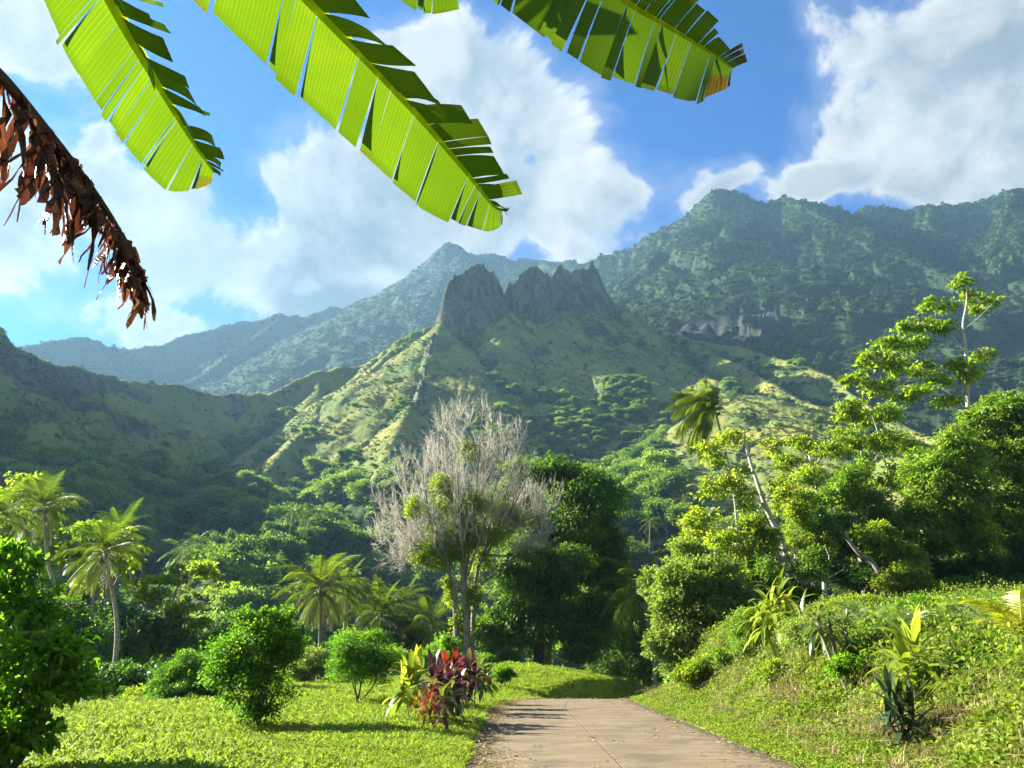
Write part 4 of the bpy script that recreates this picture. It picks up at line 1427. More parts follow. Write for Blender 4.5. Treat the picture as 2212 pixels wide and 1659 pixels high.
# ---- the bare grey tree
def bare_tree():
    rs = np.random.RandomState(77)
    y = 50
    base = drop(aty(1000, 1440, y))
    t = thing('bare_tree', "tall half-bare tree with a haze of dead grey twigs behind the lawn", 'tree', base)
    mb, tw = MB(), MB()
    P = lambda X, Y, dy=0: aty(X, Y, y + dy) - base
    ends = []

    def limb(pts, r0, r1, k=8):
        c = catmull(pts, 12)
        mb.tube(c, np.linspace(r0, r1, 12), k)
        return c
    stems = [limb([[-.3, 0, -.3], P(985, 1350), P(975, 1250), P(940, 1180)], .22, .12),
             limb([[.2, 0, -.3], P(1008, 1330), P(1000, 1230), P(1005, 1120)], .30, .15),
             limb([[.5, .4, -.3], P(1022, 1340, .6), P(1030, 1240, 1), P(1060, 1150, 1.5)], .2, .11)]
    # main limbs: start (stem, fraction) -> end point on the crown
    tg = [(0, (850, 1130, -1)), (0, (820, 1170, 1)), (0, (890, 1080, 1.5)), (0, (910, 1010, -1.5)), (0, (870, 1200, -2)),
          (1, (960, 960, 0)), (1, (1000, 930, 1)), (1, (1040, 912, -1)), (1, (1060, 940, 1.5)), (1, (930, 980, 2)), (1, (985, 1000, -2.5)), (1, (1085, 960, 0)),
          (2, (1120, 980, 0)), (2, (1150, 1090, 1)), (2, (1180, 1140, -1)), (2, (1110, 1040, -2)), (2, (1165, 1190, 0)), (2, (1100, 1130, 2.5)), (1, (945, 935, 0)), (1, (1105, 935, -1)), (2, (1145, 1020, 0)), (2, (1195, 1100, 0)), (0, (830, 1100, 0)), (0, (865, 1035, 1)), (1, (990, 905, -1)), (2, (1130, 1080, 2)), (0, (930, 1100, -2)), (1, (1040, 1010, 3)), (0, (900, 1140, 3))]
    for s, (X, Y, dy) in tg:
        st = stems[s]
        a = st[rs.randint(6, 12)]
        e = P(X, Y, dy)
        m = (a + e) / 2 + [0, 0, -.06 * np.linalg.norm(e - a)] + rs.randn(3) * .25
        c = limb([a, m, e], .09, .025, 6)
        ln = np.linalg.norm(e - a)
        dirc = unit(e - a)
        for _ in range(13):
            i = rs.randint(4, 12)
            b = c[i]
            d = unit(dirc * .7 + rs.randn(3) * .6 + [0, 0, .45])
            l2 = rs.uniform(.9, 2.0)
            q = catmull([b, b + d * l2 * .5 + rs.randn(3) * .10, b + unit(d + [0, 0, .5]) * l2], 6)
            tw.tube(q, np.linspace(.022, .010, 6), 4, .3)
            for _ in range(9):
                j = rs.randint(1, 6)
                d2 = unit(d * .6 + rs.randn(3) * .55 + [0, 0, .5])
                l3 = rs.uniform(.5, 1.2)
                q2 = np.array([q[j], q[j] + d2 * l3 * .5 + rs.randn(3) * .05, q[j] + unit(d2 + [0, 0, .35]) * l3])
                tw.tube(q2, [.012, .009, .005], 3, .5)
                for _ in range(3):
                    d3 = unit(d2 + rs.randn(3) * .5 + [0, 0, .3])
                    b3 = q2[rs.randint(1, 3)]
                    tw.tube(np.array([b3, b3 + d3 * rs.uniform(.25, .6)]), [.008, .004], 3, .7)
    link('trunk', mb.mesh('trunk', [M_BARK]), t)
    link('twigs', tw.mesh('twigs', [M_TWIG]), t)
    cb = MB()
    lob = [(P(980, 1180), [1.8, 1.5, 1.8]), (P(930, 1200), [1.5, 1.2, 1.2]), (P(1050, 1180, 1), [1.8, 1.5, 1.6]), (P(1000, 1100), [1.8, 1.5, 1.5]), (P(1090, 1120, 1), [1.5, 1.2, 1.5]), (P(1010, 980), [.9, .9, .9]), (P(900, 1100), [1.0, 1, 1]), (P(960, 1060), [1.0, 1, 1])]
    crown(cb, rs, lob, leaf=.17, asp=.5, cover=.85, clump=.45, fill=.6, s0=.3, s1=.6, sub=6)
    lob = [(P(990, 1380), [.7, .7, 1.6]), (P(1010, 1300), [.7, .7, 1.4]), (P(965, 1290), [.6, .6, 1.2])]
    crown(cb, rs, lob, leaf=.19, asp=.7, cover=1.0, clump=.3)
    link('crown', cb.mesh('crown', [M_LIME], smooth=False), t)


bare_tree()


# ---- right hand side
def tree_path(name, label, trunk, limbs_, lobes, r0, r1, leafm, barkm, seed, cat='tree', **kw):
    """tree with an explicit trunk line and limbs, all in world coordinates"""
    rs = np.random.RandomState(seed)
    base = drop(trunk[0])
    t = thing(name, label, cat, base)
    mb = MB()
    tr = catmull(np.vstack([base + [0, 0, -.3], np.asarray(trunk)[1:]]) - base, 18)
    rad = np.linspace(r0, r1, 18)
    mb.tube(tr, rad, 10)
    for l in limbs_:
        c = catmull(np.asarray(l) - base, 9)
        mb.tube(c, np.linspace(r1 * 1.0, r1 * .3, 9), 7)
    allp = np.vstack([tr[8:]] + [catmull(np.asarray(l) - base, 6) for l in limbs_])
    for c, r in lobes:
        c = c - base
        a = allp[np.argmin(np.linalg.norm(allp - c, axis=1) + rs.rand(len(allp)) * .8)]
        mb.tube(catmull([a, (a + c) / 2 + rs.randn(3) * .1 * np.linalg.norm(c - a), c], 6), np.linspace(r1 * .45, .02, 6), 6)
        for _ in range(6):
            e = c + unit(rs.randn(3)) * r * .85
            mb.tube(catmull([c, (c + e) / 2 + rs.randn(3) * .1 * r, e], 5), np.linspace(.025, .008, 5), 4)
    link('trunk', mb.mesh('trunk', [barkm]), t)
    cb = MB()
    crown(cb, rs, [(c - base, r) for c, r in lobes], **kw)
    link('crown', cb.mesh('crown', [leafm], smooth=False), t)
    return t


A = lambda y, *L: [aty(X, Y, y + (d[0] if d else 0)) for X, Y, *d in L]
LL = lambda y, *L: [lobe(X, Y, y + rsd, a, b) for (X, Y, a, b), rsd in zip(L, np.random.RandomState(len(L)).uniform(-1.5, 1.5, len(L)))]
tree_path("leaning_tree", "yellow-green tree with a leaning pale trunk broken off at the top", A(40, (1722, 1300), (1692, 1180), (1660, 1110), (1635, 1040), (1617, 985), (1606, 928)),
          [A(40, (1664, 1120), (1640, 1085), (1600, 1062), (1575, 1045)), A(40, (1650, 1080), (1625, 1125), (1600, 1150)), A(40, (1612, 965), (1650, 945), (1710, 940)), A(40, (1675, 1140), (1640, 1137), (1600, 1142)), A(40, (1615, 985), (1590, 975), (1560, 968))],
          LL(40, (1545, 985, 40, 30), (1580, 950, 45, 18), (1560, 1055, 55, 34), (1525, 1120, 55, 36), (1590, 1030, 40, 50), (1500, 1170, 55, 40), (1660, 965, 34, 20), (1580, 1180, 70, 36), (1470, 1225, 50, 40), (1620, 1090, 30, 30), (1690, 1060, 30, 40), (1545, 1215, 60, 36)),
          .17, .06, M_LIME, M_BARK_PALE, 81, vbias=.08, leaf=.22, asp=.55, cover=.55, clump=.42, sub=10, s0=.22, s1=.46)
tree_path("pale_stem_tree", "yellow-green tree with a flat loose crown right of the leaning pale trunk", A(50, (1775, 1260), (1772, 1130), (1762, 1040), (1748, 985)),
          [A(50, (1770, 1070), (1720, 1060), (1690, 1055)), A(50, (1755, 1010), (1790, 975), (1820, 960))],
          LL(50, (1725, 960, 48, 20), (1785, 975, 50, 22), (1705, 1000, 40, 24), (1760, 1030, 50, 26), (1700, 1080, 40, 40), (1760, 1110, 45, 35)), .16, .07, M_LIME, M_BARK_PALE, 82, vbias=.08, leaf=.25, asp=.5, cover=0.8, clump=.42, sub=10, s0=.22, s1=.46)
tree_path("twin_stem_tree", "yellow-green tree with two bare pale stems below the tall open tree", A(52, (1885, 1240), (1880, 1090), (1862, 980), (1845, 905)),
          [A(52, (1930, 1100), (1915, 1010), (1895, 930), (1880, 890)), A(52, (1868, 1000), (1900, 960), (1940, 940))],
          LL(52, (1845, 890, 50, 22), (1895, 900, 55, 28), (1830, 950, 45, 32), (1900, 970, 55, 36), (1950, 960, 45, 34), (1860, 1030, 50, 36), (1930, 1040, 45, 36)), .15, .07, M_LIME, M_BARK_PALE, 83, vbias=.08, leaf=.26, asp=.5, cover=0.8, clump=.42, sub=10, s0=.22, s1=.46)
tree_path("tall_open_tree", "tallest tree on the right with a pale trunk and layered open branches of yellow-green leaves", A(56, (2100, 1150), (2093, 905), (2088, 800), (2085, 745), (2080, 700), (2088, 655), (2087, 610)),
          [A(56, (2085, 760), (2050, 720), (2020, 690)), A(56, (2078, 715), (2120, 680), (2150, 650)), A(56, (2090, 850), (2060, 790), (2000, 760), (1940, 745)), A(56, (2093, 890), (2040, 840), (1960, 790), (1880, 775)), A(56, (2094, 905), (2040, 875), (1970, 850), (1900, 845)), A(56, (2090, 830), (2120, 800), (2140, 770))],
          LL(56, (2080, 610, 34, 14), (2095, 640, 30, 14), (2140, 650, 34, 14), (2115, 670, 22, 12), (2020, 665, 40, 16), (1985, 700, 44, 18), (2040, 705, 40, 13), (1925, 745, 46, 20), (1985, 745, 44, 18), (1875, 780, 46, 18), (1930, 790, 46, 16), (1850, 822, 36, 14), (1905, 835, 46, 16), (1975, 800, 44, 16), (2120, 770, 34, 13), (2080, 790, 36, 14), (1960, 850, 48, 16), (2020, 830, 42, 16), (2100, 815, 34, 14), (2050, 870, 40, 16)),
          .20, .035, M_LIME, M_BARK_PALE, 84, vbias=.08, leaf=.34, asp=.75, cover=.85, clump=.42, sub=9, s0=.2, s1=.42)
tree_path("broad_tree", "large dense bright green tree filling the right edge above the terrace", A(50, (2170, 1290), (2165, 1180), (2160, 1080)), [A(50, (2160, 1090), (2110, 1020), (2100, 960)), A(50, (2160, 1090), (2200, 1000), (2200, 930))],
          LL(50, (2165, 885, 48, 40), (2110, 930, 45, 45), (2195, 940, 70, 60), (2130, 1000, 80, 60), (2220, 1020, 80, 80), (2160, 1080, 100, 70), (2240, 1130, 80, 80), (2200, 1190, 70, 50), (2260, 900, 60, 60)), .32, .18, M_MID, M_BARK, 85, vbias=.08, leaf=.26, asp=.5, cover=1.0, clump=.26, sub=7)
tree_path("broad_tree", "rounded mid-green tree between the twin-stemmed tree and the right edge", A(46, (2000, 1290), (2000, 1200), (2010, 1110)), [A(46, (2010, 1120), (1970, 1060), (1960, 1020)), A(46, (2010, 1120), (2060, 1050), (2070, 1000))],
          LL(46, (2050, 990, 60, 45), (1990, 1030, 55, 45), (2050, 1070, 85, 60), (1980, 1110, 65, 55), (2070, 1150, 80, 55), (2000, 1180, 70, 45), (2110, 1180, 60, 50)), .24, .14, M_MID, M_BARK, 86, vbias=.08, leaf=.24, asp=.5, cover=1.15, clump=.26, sub=7)
tree_path("dense_tree", "dark green creeper-covered tree behind the terrace below the pale stems", A(47, (1870, 1290), (1860, 1200), (1850, 1120)), [A(47, (1855, 1150), (1810, 1110), (1790, 1090))],
          LL(47, (1850, 1085, 62, 45), (1795, 1105, 50, 45), (1900, 1130, 62, 50), (1830, 1165, 75, 45), (1770, 1170, 40, 50), (1900, 1195, 65, 40)), .24, .14, M_MID, M_BARK_PALE, 87, leaf=.2, asp=.6, cover=1.4, clump=.24)
tree_path("slanting_tree", "dark tree with a slanting pale trunk bared in the shade behind the terrace", [drop(aty(1925, 1262, 43)), *A(43, (1890, 1222), (1855, 1195), (1822, 1152))], [],
          LL(43, (1780, 1130, 40, 30), (1820, 1130, 30, 26), (1760, 1160, 36, 30)), .16, .10, M_UNDER, M_BARK, 88, leaf=.2, asp=.5, cover=1.4)
_u2 = [([(1890, 1255, 70, 32), (1820, 1250, 60, 36)], 45, M_UNDER, "dark shrub in the shade right of the uprooted stump"), ([(2010, 1250, 80, 40), (2080, 1250, 60, 40)], 47, M_UNDER, "dark shrub under the rounded mid-green tree"),
       ([(2150, 1250, 70, 45), (2230, 1240, 70, 50)], 47, M_UNDER, "dark shrub under the large tree at the right edge"), ([(1960, 1255, 40, 34), (1930, 1265, 30, 24)], 42, M_LIME, "thin yellowish shrub in front of the shaded trees behind the terrace"),
       ([(1740, 1230, 40, 40), (1700, 1290, 60, 30)], 37, M_MID, "green shrub around the uprooted stump"), ([(1620, 1250, 60, 45), (1660, 1290, 50, 35)], 37, M_MID, "dense shrub below the leaning pale trunk"),
       ([(2080, 1275, 50, 22), (2150, 1280, 50, 20)], 43, M_MID, "low leafy shrub at the back edge of the terrace on the right")]
_u2 += [([(1575, 1215, 60, 50), (1630, 1170, 45, 45)], 39, M_LIME, "bright yellow-green tall shrub left of the leaning pale trunk"),
        ([(1745, 1180, 45, 45), (1730, 1110, 36, 40)], 42, M_LIME, "bright yellow-green tall shrub right of the leaning pale trunk"),
        ([(1960, 1215, 55, 40), (1920, 1180, 40, 40)], 44, M_LIME, "yellow-green leafy shrub between the slanting trunk and the rounded tree"),
        ([(1820, 1060, 50, 50), (1790, 1200, 50, 40)], 46, M_MID, "green creeper-hung shrub in front of the dense dark tree")]
for i, (ls, y, mt, lab) in enumerate(_u2):
    lb = [Lb(X, Y, y, a, b) for X, Y, a, b in ls]
    make_shrub("shade_shrub", lab, "shrub", drop(lb[0][0]), lb, mt, M_BARK, 90 + i, stems=5, r0=.05, leaf=.17, asp=.5, cover=1.4)
make_shrub("roadside_thicket", "tall pale green thicket of small leaves on the bank beside the road bend", "thicket", drop(aty(1500, 1450, 33)), [Lb(1480, 1275, 33, 55, 45), Lb(1540, 1260, 34, 60, 50), Lb(1455, 1340, 33, 50, 50), Lb(1520, 1350, 33, 75, 60), Lb(1590, 1310, 34, 55, 55), Lb(1425, 1395, 32, 32, 34), Lb(1480, 1410, 32, 60, 46), Lb(1560, 1400, 32, 50, 36), Lb(1640, 1340, 34, 36, 40), Lb(1430, 1270, 35, 34, 40), Lb(1500, 1215, 35, 45, 36)], M_PALE, M_BARK, 101, stems=10, r0=.05, leaf=.15, asp=.5, cover=1.1, clump=.24, sub=7)
make_shrub("bank_bush", "yellow-green bush on the bank lip between the thicket and the yellow ti plant", "bush", drop(aty(1600, 1430, 25)), [Lb(1600, 1385, 25, 60, 40), Lb(1655, 1380, 25, 50, 36), Lb(1560, 1425, 26, 30, 20)], M_MID, M_BARK, 102, leaf=.08, asp=.4, cover=1.4)
make_shrub("bank_bush", "pale bush on the bank lip right of the yellow ti plant", "bush", drop(aty(1760, 1440, 19)), [Lb(1760, 1390, 19, 60, 36), Lb(1810, 1410, 18.5, 50, 34)], M_PALE, M_BARK, 103, leaf=.07, asp=.4, cover=1.2)
make_shrub("bank_bush", "dark green leafy bush behind the broad-leaved ti plant on the bank", "bush", drop(aty(2070, 1520, 15)), [Lb(2075, 1460, 15, 60, 50), Lb(2125, 1495, 15, 60, 45), Lb(2040, 1510, 14.5, 40, 36)], M_CITRUS, M_BARK, 104, leaf=.09, asp=.45, cover=1.5)
make_shrub("bank_bush", "light green bush at the right edge of the bank below the yellow fern", "bush", drop(aty(2180, 1500, 14)), [Lb(2180, 1470, 14, 50, 36), Lb(2215, 1510, 13.5, 40, 36)], M_LIME, M_BARK, 105, leaf=.08, asp=.4, cover=1.3)

for i, (X, Y, y, w, h, mt, lab) in enumerate([
        (1500, 1455, 27, 36, 30, M_LIME, "yellowish bush at the foot of the thicket beside the road bend"),
        (1690, 1455, 19.5, 40, 26, M_LIME, "yellow-green bush directly under the canes of the large ti plant"),
        (1850, 1440, 16.5, 44, 26, M_CITRUS, "green bush behind the leaning dark stem on the bank"),
        (1930, 1430, 16.5, 40, 24, M_PALE, "pale bush at the bank lip left of the broad-leaved ti plant"),
        (1990, 1330, 26, 70, 16, M_CITRUS, "wide low leafy patch of shrub on the middle of the terrace"),
        (2120, 1330, 24, 80, 18, M_MID, "wide low shrub on the terrace near the right edge"),
        (1840, 1310, 30, 60, 14, M_LIME, "yellowish low shrub at the back of the terrace by the slanting trunk"),
        (2180, 1580, 11.5, 50, 28, M_LIME, "yellow-green bush low on the bank in the bottom right corner")]):
    lb = [Lb(X, Y, y, w, h), Lb(X + w * .8, Y + h * .3, y, w * .7, h * .7), Lb(X - w * .7, Y + h * .4, y, w * .6, h * .6)]
    make_shrub("bank_bush", lab, "bush", drop(lb[0][0]), lb, mt, M_BARK, 110 + i, leaf=.075 if y < 22 else .11, asp=.45, cover=1.2, clump=.3)


def stump():
    rs = np.random.RandomState(9)
    c = aty(1720, 1222, 40)
    base = drop(c)
    t = thing('uprooted_stump', "grey uprooted stump with a tangle of dead roots behind the thicket", 'stump', base)
    mb = MB()
    h = c[2] - base[2]
    mb.tube(catmull([[0.6, .3, -.3], [.3, .1, h * .6], [-.2, 0, h], [-1.3, 0, h + .7], [-2.1, .1, h + 1.2]], 14), np.linspace(.3, .12, 14), 9)
    for _ in range(70):
        s = np.array([.1, 0, h]) + rs.randn(3) * [.5, .4, .4]
        d = unit(rs.randn(3) + [.3, -.2, -.3])
        e = s + d * rs.uniform(.5, 1.3)
        mb.tube(catmull([s, (s + e) / 2 + rs.randn(3) * .25, e], 7), np.linspace(.05, .008, 7), 4)
    link('root_mass', mb.mesh('root_mass', [M_TWIG]), t)


stump()
# ================================================================== TI PLANTS, FERNS, BANANA
def ti_mat(name, stops, t=.45):
    return leaf_mat(name, stops, trans=t, tcol=(1.4, 1.35, .8), rough=.3, spec=.5, hue_var=.1)


M_TI_LIME = ti_mat("ti_lime", [(0, (.12, .20, .02)), (.6, (.26, .33, .03)), (1, (.40, .40, .08))])
M_TI_RED = ti_mat("ti_red", [(0, (.10, .015, .012)), (.5, (.26, .035, .02)), (1, (.42, .09, .04))])
M_TI_MAROON = ti_mat("ti_maroon", [(0, (.035, .012, .022)), (.5, (.085, .022, .035)), (.85, (.16, .05, .05)), (1, (.14, .16, .05))], .35)
M_TI_GREEN = ti_mat("ti_green", [(0, (.05, .09, .02)), (.6, (.12, .18, .035)), (1, (.26, .24, .08))])
M_TI_DARK = ti_mat("ti_dark", [(0, (.012, .03, .012)), (.6, (.03, .06, .02)), (1, (.07, .11, .03))], .25)


def blade(mb, b, d, up, L, W, droop, v, nseg=6, fold=.18):
    """lance shaped leaf as a folded strip"""
    t = np.linspace(0, 1, nseg + 1)
    d = unit(d)
    P = [np.asarray(b, float)]
    cur = d.copy()
    for i in range(nseg):
        cur = unit(cur - np.array([0, 0, droop / nseg * (1 + i * .3)]))
        P.append(P[-1] + cur * L / nseg)
    P = np.array(P)
    T = unit(np.gradient(P, axis=0))
    S = unit(np.cross(T, up))
    N = np.cross(S, T)
    w = W * .5 * np.clip(np.sin(np.pi * np.clip(t * .9 + .08, 0, 1)) ** .75, .06, 1) * np.where(t == 1, 0.02, 1)
    Lf = P - S * w[:, None] + N * (w * fold)[:, None]
    Rt = P + S * w[:, None] + N * (w * fold)[:, None]
    V = np.stack([Lf, P, Rt], 1).reshape(-1, 3)
    i = np.arange(nseg)[:, None] * 3
    q = np.concatenate([i + [[0, 1, 4, 3]], i + [[1, 2, 5, 4]]])
    mb.add(V, [q], v)


def make_ti(label, base, heads, mat, seed, L=.5, W=.10, n=18, group=None, name='ti_plant', droop=.9, up0=.9, stemr=.013, low=None):
    """clump of cane stems, each with a head of broad leaves; heads are offsets from the base"""
    rs = np.random.RandomState(seed)
    base = np.asarray(base, float)
    t = thing(name, label, 'ti plant', base, 0, group)
    sb, fb = MB(), MB()
    for h in heads:
        h = np.asarray(h, float)
        s = np.array([h[0] * .25, h[1] * .25, -.05]) + rs.randn(3) * [.03, .03, 0]
        m = (s + h) / 2 + rs.randn(3) * .05 * np.linalg.norm(h)
        c = catmull([s, m, h], 9)
        sb.tube(c, np.linspace(stemr, stemr * .75, 9), 6)
        for k in range(n):
            f = k / n
            a = k * 2.39996 + rs.uniform(-.3, .3)
            e = up0 * (1.5 - 2.1 * f) + rs.uniform(-.15, .15)
            d = np.array([math.cos(a) * math.cos(e), math.sin(a) * math.cos(e), math.sin(e)])
            pos = h - [0, 0, f * .22 * L * 1.6]
            blade(fb, pos + d * .02, d, np.array([0, 0, 1.0]) + rs.randn(3) * .15 + d * .01, L * rs.uniform(.75, 1.15), W * rs.uniform(.8, 1.2), droop * rs.uniform(.5, 1.3), np.clip(.55 - .25 * f + .22 * rs.randn(), 0, 1))
    link('stem', sb.mesh('stem', [M_BARK]), t)
    link('foliage', fb.mesh('foliage', [mat], smooth=True), t)
    return t


def ti_row():
    def b(X, Y, y):
        return drop(aty(X, Y, y))
    G = "ti plants in the row along the left road edge"
    make_ti("lime-yellow broad-leaved ti plant at the near left end of the row beside the road", b(885, 1570, 18), [(-.05, 0, .95), (.12, .1, 1.0), (-.22, .2, .75)], M_TI_LIME, 1, L=0.67, W=0.168, n=15, group=G, droop=.6, up0=1.0)
    make_ti("bright red spiky narrow-leaved ti plant in front of the row beside the road", b(893, 1592, 16.6), [(.28, 0, .66)], M_TI_RED, 2, L=0.44, W=0.036, n=46, group=G, droop=1.3)
    make_ti("short pale green ti plant at the foot of the red spiky one", b(912, 1590, 16.6), [(.05, 0, .30), (.15, .1, .2)], M_TI_LIME, 3, L=0.51, W=0.134, n=7, group=G, droop=.8)
    make_ti("maroon ti plant with a pair of red upper leaves just right of the lime-yellow one", b(925, 1562, 19), [(.05, 0, 1.0), (.25, .1, .85)], M_TI_MAROON, 4, L=0.61, W=0.157, n=14, group=G, up0=1.0)
    make_ti("streaked dark maroon and green ti plant in the middle of the row", b(958, 1556, 19.5), [(.1, 0, .95), (.3, .2, .75), (-.1, .2, .8)], M_TI_MAROON, 5, L=0.61, W=0.146, n=16, group=G)
    make_ti("green ti plant with drooping leaves low in the middle of the row", b(938, 1575, 18.5), [(.15, 0, .55), (.35, .1, .6)], M_TI_GREEN, 6, L=0.61, W=0.123, n=16, group=G, droop=1.3)
    make_ti("tall ti plant with upright red and purple leaves, highest of the row", b(972, 1535, 22), [(.1, 0, 1.25), (-.1, .2, 1.1)], M_TI_RED, 7, L=0.61, W=0.157, n=9, group=G, up0=1.15, droop=.4)
    make_ti("tall purple-black ti plant right of the highest red one", b(1000, 1528, 22.8), [(.1, 0, 1.15), (.3, .2, 1.0), (-.1, .1, .9)], M_TI_MAROON, 8, L=0.67, W=0.157, n=16, group=G, up0=1.0)
    make_ti("yellowish green ti plant near the far end of the row", b(1022, 1518, 24.5), [(.1, 0, 1.0), (.35, .2, .85), (.2, .4, 1.1), (-.2, .2, 1.0)], M_TI_GREEN, 9, L=0.61, W=0.123, n=18, group=G)
    make_ti("small-leaved olive ti plant at the far end of the row by the road", b(1040, 1508, 26.5), [(.05, 0, .85), (.25, .2, .75), (-.2, .2, .9)], M_TI_GREEN, 10, L=0.51, W=0.078, n=24, group=G, droop=1.2)
    make_ti("short dry-leaved ti plant in front of the middle of the row", b(948, 1590, 17), [(.05, 0, .45)], M_TI_MAROON, 11, L=0.41, W=0.078, n=14, group=G, droop=1.4)
    for i, (X, Y, y) in enumerate([(955, 1580, 17.8), (975, 1565, 19.5), (990, 1545, 21.5), (925, 1600, 16.2)]):
        pass


ti_row()
make_ti("large yellow-green ti plant leaning out on canes beside the thicket", drop(aty(1722, 1430, 21.5)), [(-.55, 0, 1.45), (-.30, .1, 1.7), (-.10, 0, 1.3), (-.75, .2, 1.15)], M_TI_LIME, 21, L=.95, W=.12, n=24, droop=1.0, stemr=.016)
make_ti("green ti plant with a fan of upright leaves beside the large yellow-green one", drop(aty(1745, 1410, 20)), [(-.05, 0, 1.0), (.3, .1, .85)], M_TI_GREEN, 22, L=.75, W=.12, n=16)
make_ti("broad-leaved bright green ti plant on a cane in the middle of the right bank", drop(aty(2018, 1560, 13.6)), [(-.10, 0, 1.0), (-.30, .1, .7)], M_TI_LIME, 23, L=.80, W=.16, n=20, droop=.7, up0=1.0)
make_ti("dark blackish-leaved ti clump on the bank beside the broad-leaved one", drop(aty(1955, 1590, 12.6)), [(-.15, 0, .75), (.02, .1, .6), (.15, 0, .55), (-.05, -.1, .45), (.2, .1, .35), (-.2, 0, .4)], M_TI_DARK, 24, L=.46, W=.085, n=14, droop=.5, up0=1.15, stemr=.02)
make_ti("pale green shrub on a leaning dark stem halfway along the right bank", drop(aty(1835, 1490, 17)), [(-.50, 0, 1.25), (-.2, .1, 1.2), (.15, .1, 1.05)], M_TI_GREEN, 25, name='bank_plant', L=.62, W=.075, n=26, stemr=.05, droop=1.1)


def make_fern(label, base, seed, n=9, L=1.2, mat=None, group=None, name='fern', wind=None):
    rs = np.random.RandomState(seed)
    base = np.asarray(base, float)
    t = thing(name, label, 'fern', base, rs.uniform(0, 6.28), group)
    me = [frond_mesh('frond', 900 + seed * 3 + k, L, 1.25 - .2 * k, .3 + .3 * k, mat or M_FERN, npair=34, hang=.25, lw=.05) for k in range(2)]
    for i in range(n):
        a = i * 2.39996 + rs.uniform(-.3, .3) if wind is None else wind + rs.uniform(-.8, .8)
        link('frond', me[i % 2], t, rot=(rs.uniform(-.1, .1), rs.uniform(-.2, .15), a), scale=rs.uniform(.7, 1.1))
    return t


M_FERN = leaf_mat("fern_frond", [(0, (.07, .12, .03)), (.5, (.14, .20, .06)), (1, (.26, .30, .12))], trans=.4, rough=.45)
M_FERN_Y = leaf_mat("yellow_frond", [(0, (.16, .20, .015)), (.5, (.30, .32, .02)), (1, (.45, .38, .05))], trans=.5, rough=.4)
_f = [(1760, 1375, 21), (1830, 1365, 20), (1880, 1385, 18.5), (1930, 1375, 18.5), (1990, 1365, 18.5), (2050, 1385, 17.5), (2105, 1380, 17), (1960, 1400, 17), (2150, 1400, 16)]
_fl = ["pale fern right beside the large yellow-green ti plant", "pale fern on the terrace behind the leaning dark stem", "fern at the terrace lip above the leaning dark stem", "silvery fern in the middle of the terrace above the dark ti clump", "tall silvery fern above the broad-leaved ti plant", "fern just right of the tall silvery one", "fern in front of the terrace growth near the right edge", "low fern right at the bank lip above the dark ti clump", "fern left of the yellow palm seedling"]
for i, ((X, Y, y), lab) in enumerate(zip(_f, _fl)):
    p = aty(X, Y, y)
    p[2] = ground_z(p[0], p[1]) + .15
    make_fern(lab, p, i + 1, n=9, L=1.05 + .15 * (i % 3), group="ferns along the terrace lip")
p = drop(aty(2225, 1450, 12.8), .35)
make_fern("yellow palm seedling with arching fronds at the right edge", p, 20, n=13, L=1.5, mat=M_FERN_Y, name='palm_seedling')


# ------------------------------------------------------------------ the banana plant overhead
def banana_mat(name, stops, trans, tcol, vein=1.0):
    m, nt, out = new_mat(name)
    L = nt.links.new
    u = attr(nt, 'u')
    v = attr(nt, 'v')
    wv = math_node(nt, 'SINE', math_node(nt, 'MULTIPLY', u, 520.0))
    wv2 = math_node(nt, 'SINE', math_node(nt, 'MULTIPLY', u, 911.0))
    f = math_node(nt, 'ADD', v, math_node(nt, 'MULTIPLY', math_node(nt, 'ADD', wv, wv2), .085 * vein), clamp=True)
    geo = nt.nodes.new('ShaderNodeNewGeometry')
    n = noise_node(nt, geo.outputs['Position'], 7.0, 5, .6)
    f = math_node(nt, 'ADD', f, math_node(nt, 'MULTIPLY_ADD', n, .3, -.15), clamp=True)
    c = ramp(nt, f, stops)
    pb = nt.nodes.new('ShaderNodeBsdfPrincipled')
    L(c, pb.inputs['Base Color'])
    pb.inputs['Roughness'].default_value = .38
    pb.inputs['Specular IOR Level'].default_value = .4
    b = nt.nodes.new('ShaderNodeBump')
    b.inputs['Strength'].default_value = .25
    b.inputs['Distance'].default_value = .004
    L(wv, b.inputs['Height'])
    L(b.outputs[0], pb.inputs['Normal'])
    tl = nt.nodes.new('ShaderNodeBsdfTranslucent')
    tm = node(nt, 'ShaderNodeVectorMath', operation='MULTIPLY')
    L(c, tm.inputs[0])
    tm.inputs[1].default_value = tcol
    L(tm.outputs[0], tl.inputs[0])
    mx = nt.nodes.new('ShaderNodeMixShader')
    mx.inputs[0].default_value = trans
    L(pb.outputs[0], mx.inputs[1])
    L(tl.outputs[0], mx.inputs[2])
    L(mx.outputs[0], out.inputs[0])
    return m


M_BAN = banana_mat("banana_blade", [(0, (.05, .022, .010)), (.06, (.09, .06, .012)), (.16, (.035, .068, .006)), (.6, (.050, .094, .006)), (1, (.115, .155, .014))], .6, (1.7, 1.75, .6))
M_RIB = banana_mat("banana_midrib", [(0, (.30, .36, .03)), (1, (.42, .46, .07))], .8, (2.1, 2.0, .9), 0)
M_BAN_DRY = banana_mat("banana_dead", [(0, (.025, .013, .008)), (.5, (.058, .028, .017)), (.8, (.10, .045, .025)), (1, (.15, .09, .05))], .40, (1.4, .8, .55), .6)
M_STEM = bark_mat("banana_stem", (.12, .10, .04), (.20, .22, .07), 3.0, .15, .3)
EYEV = np.array([0, 0, EYE])


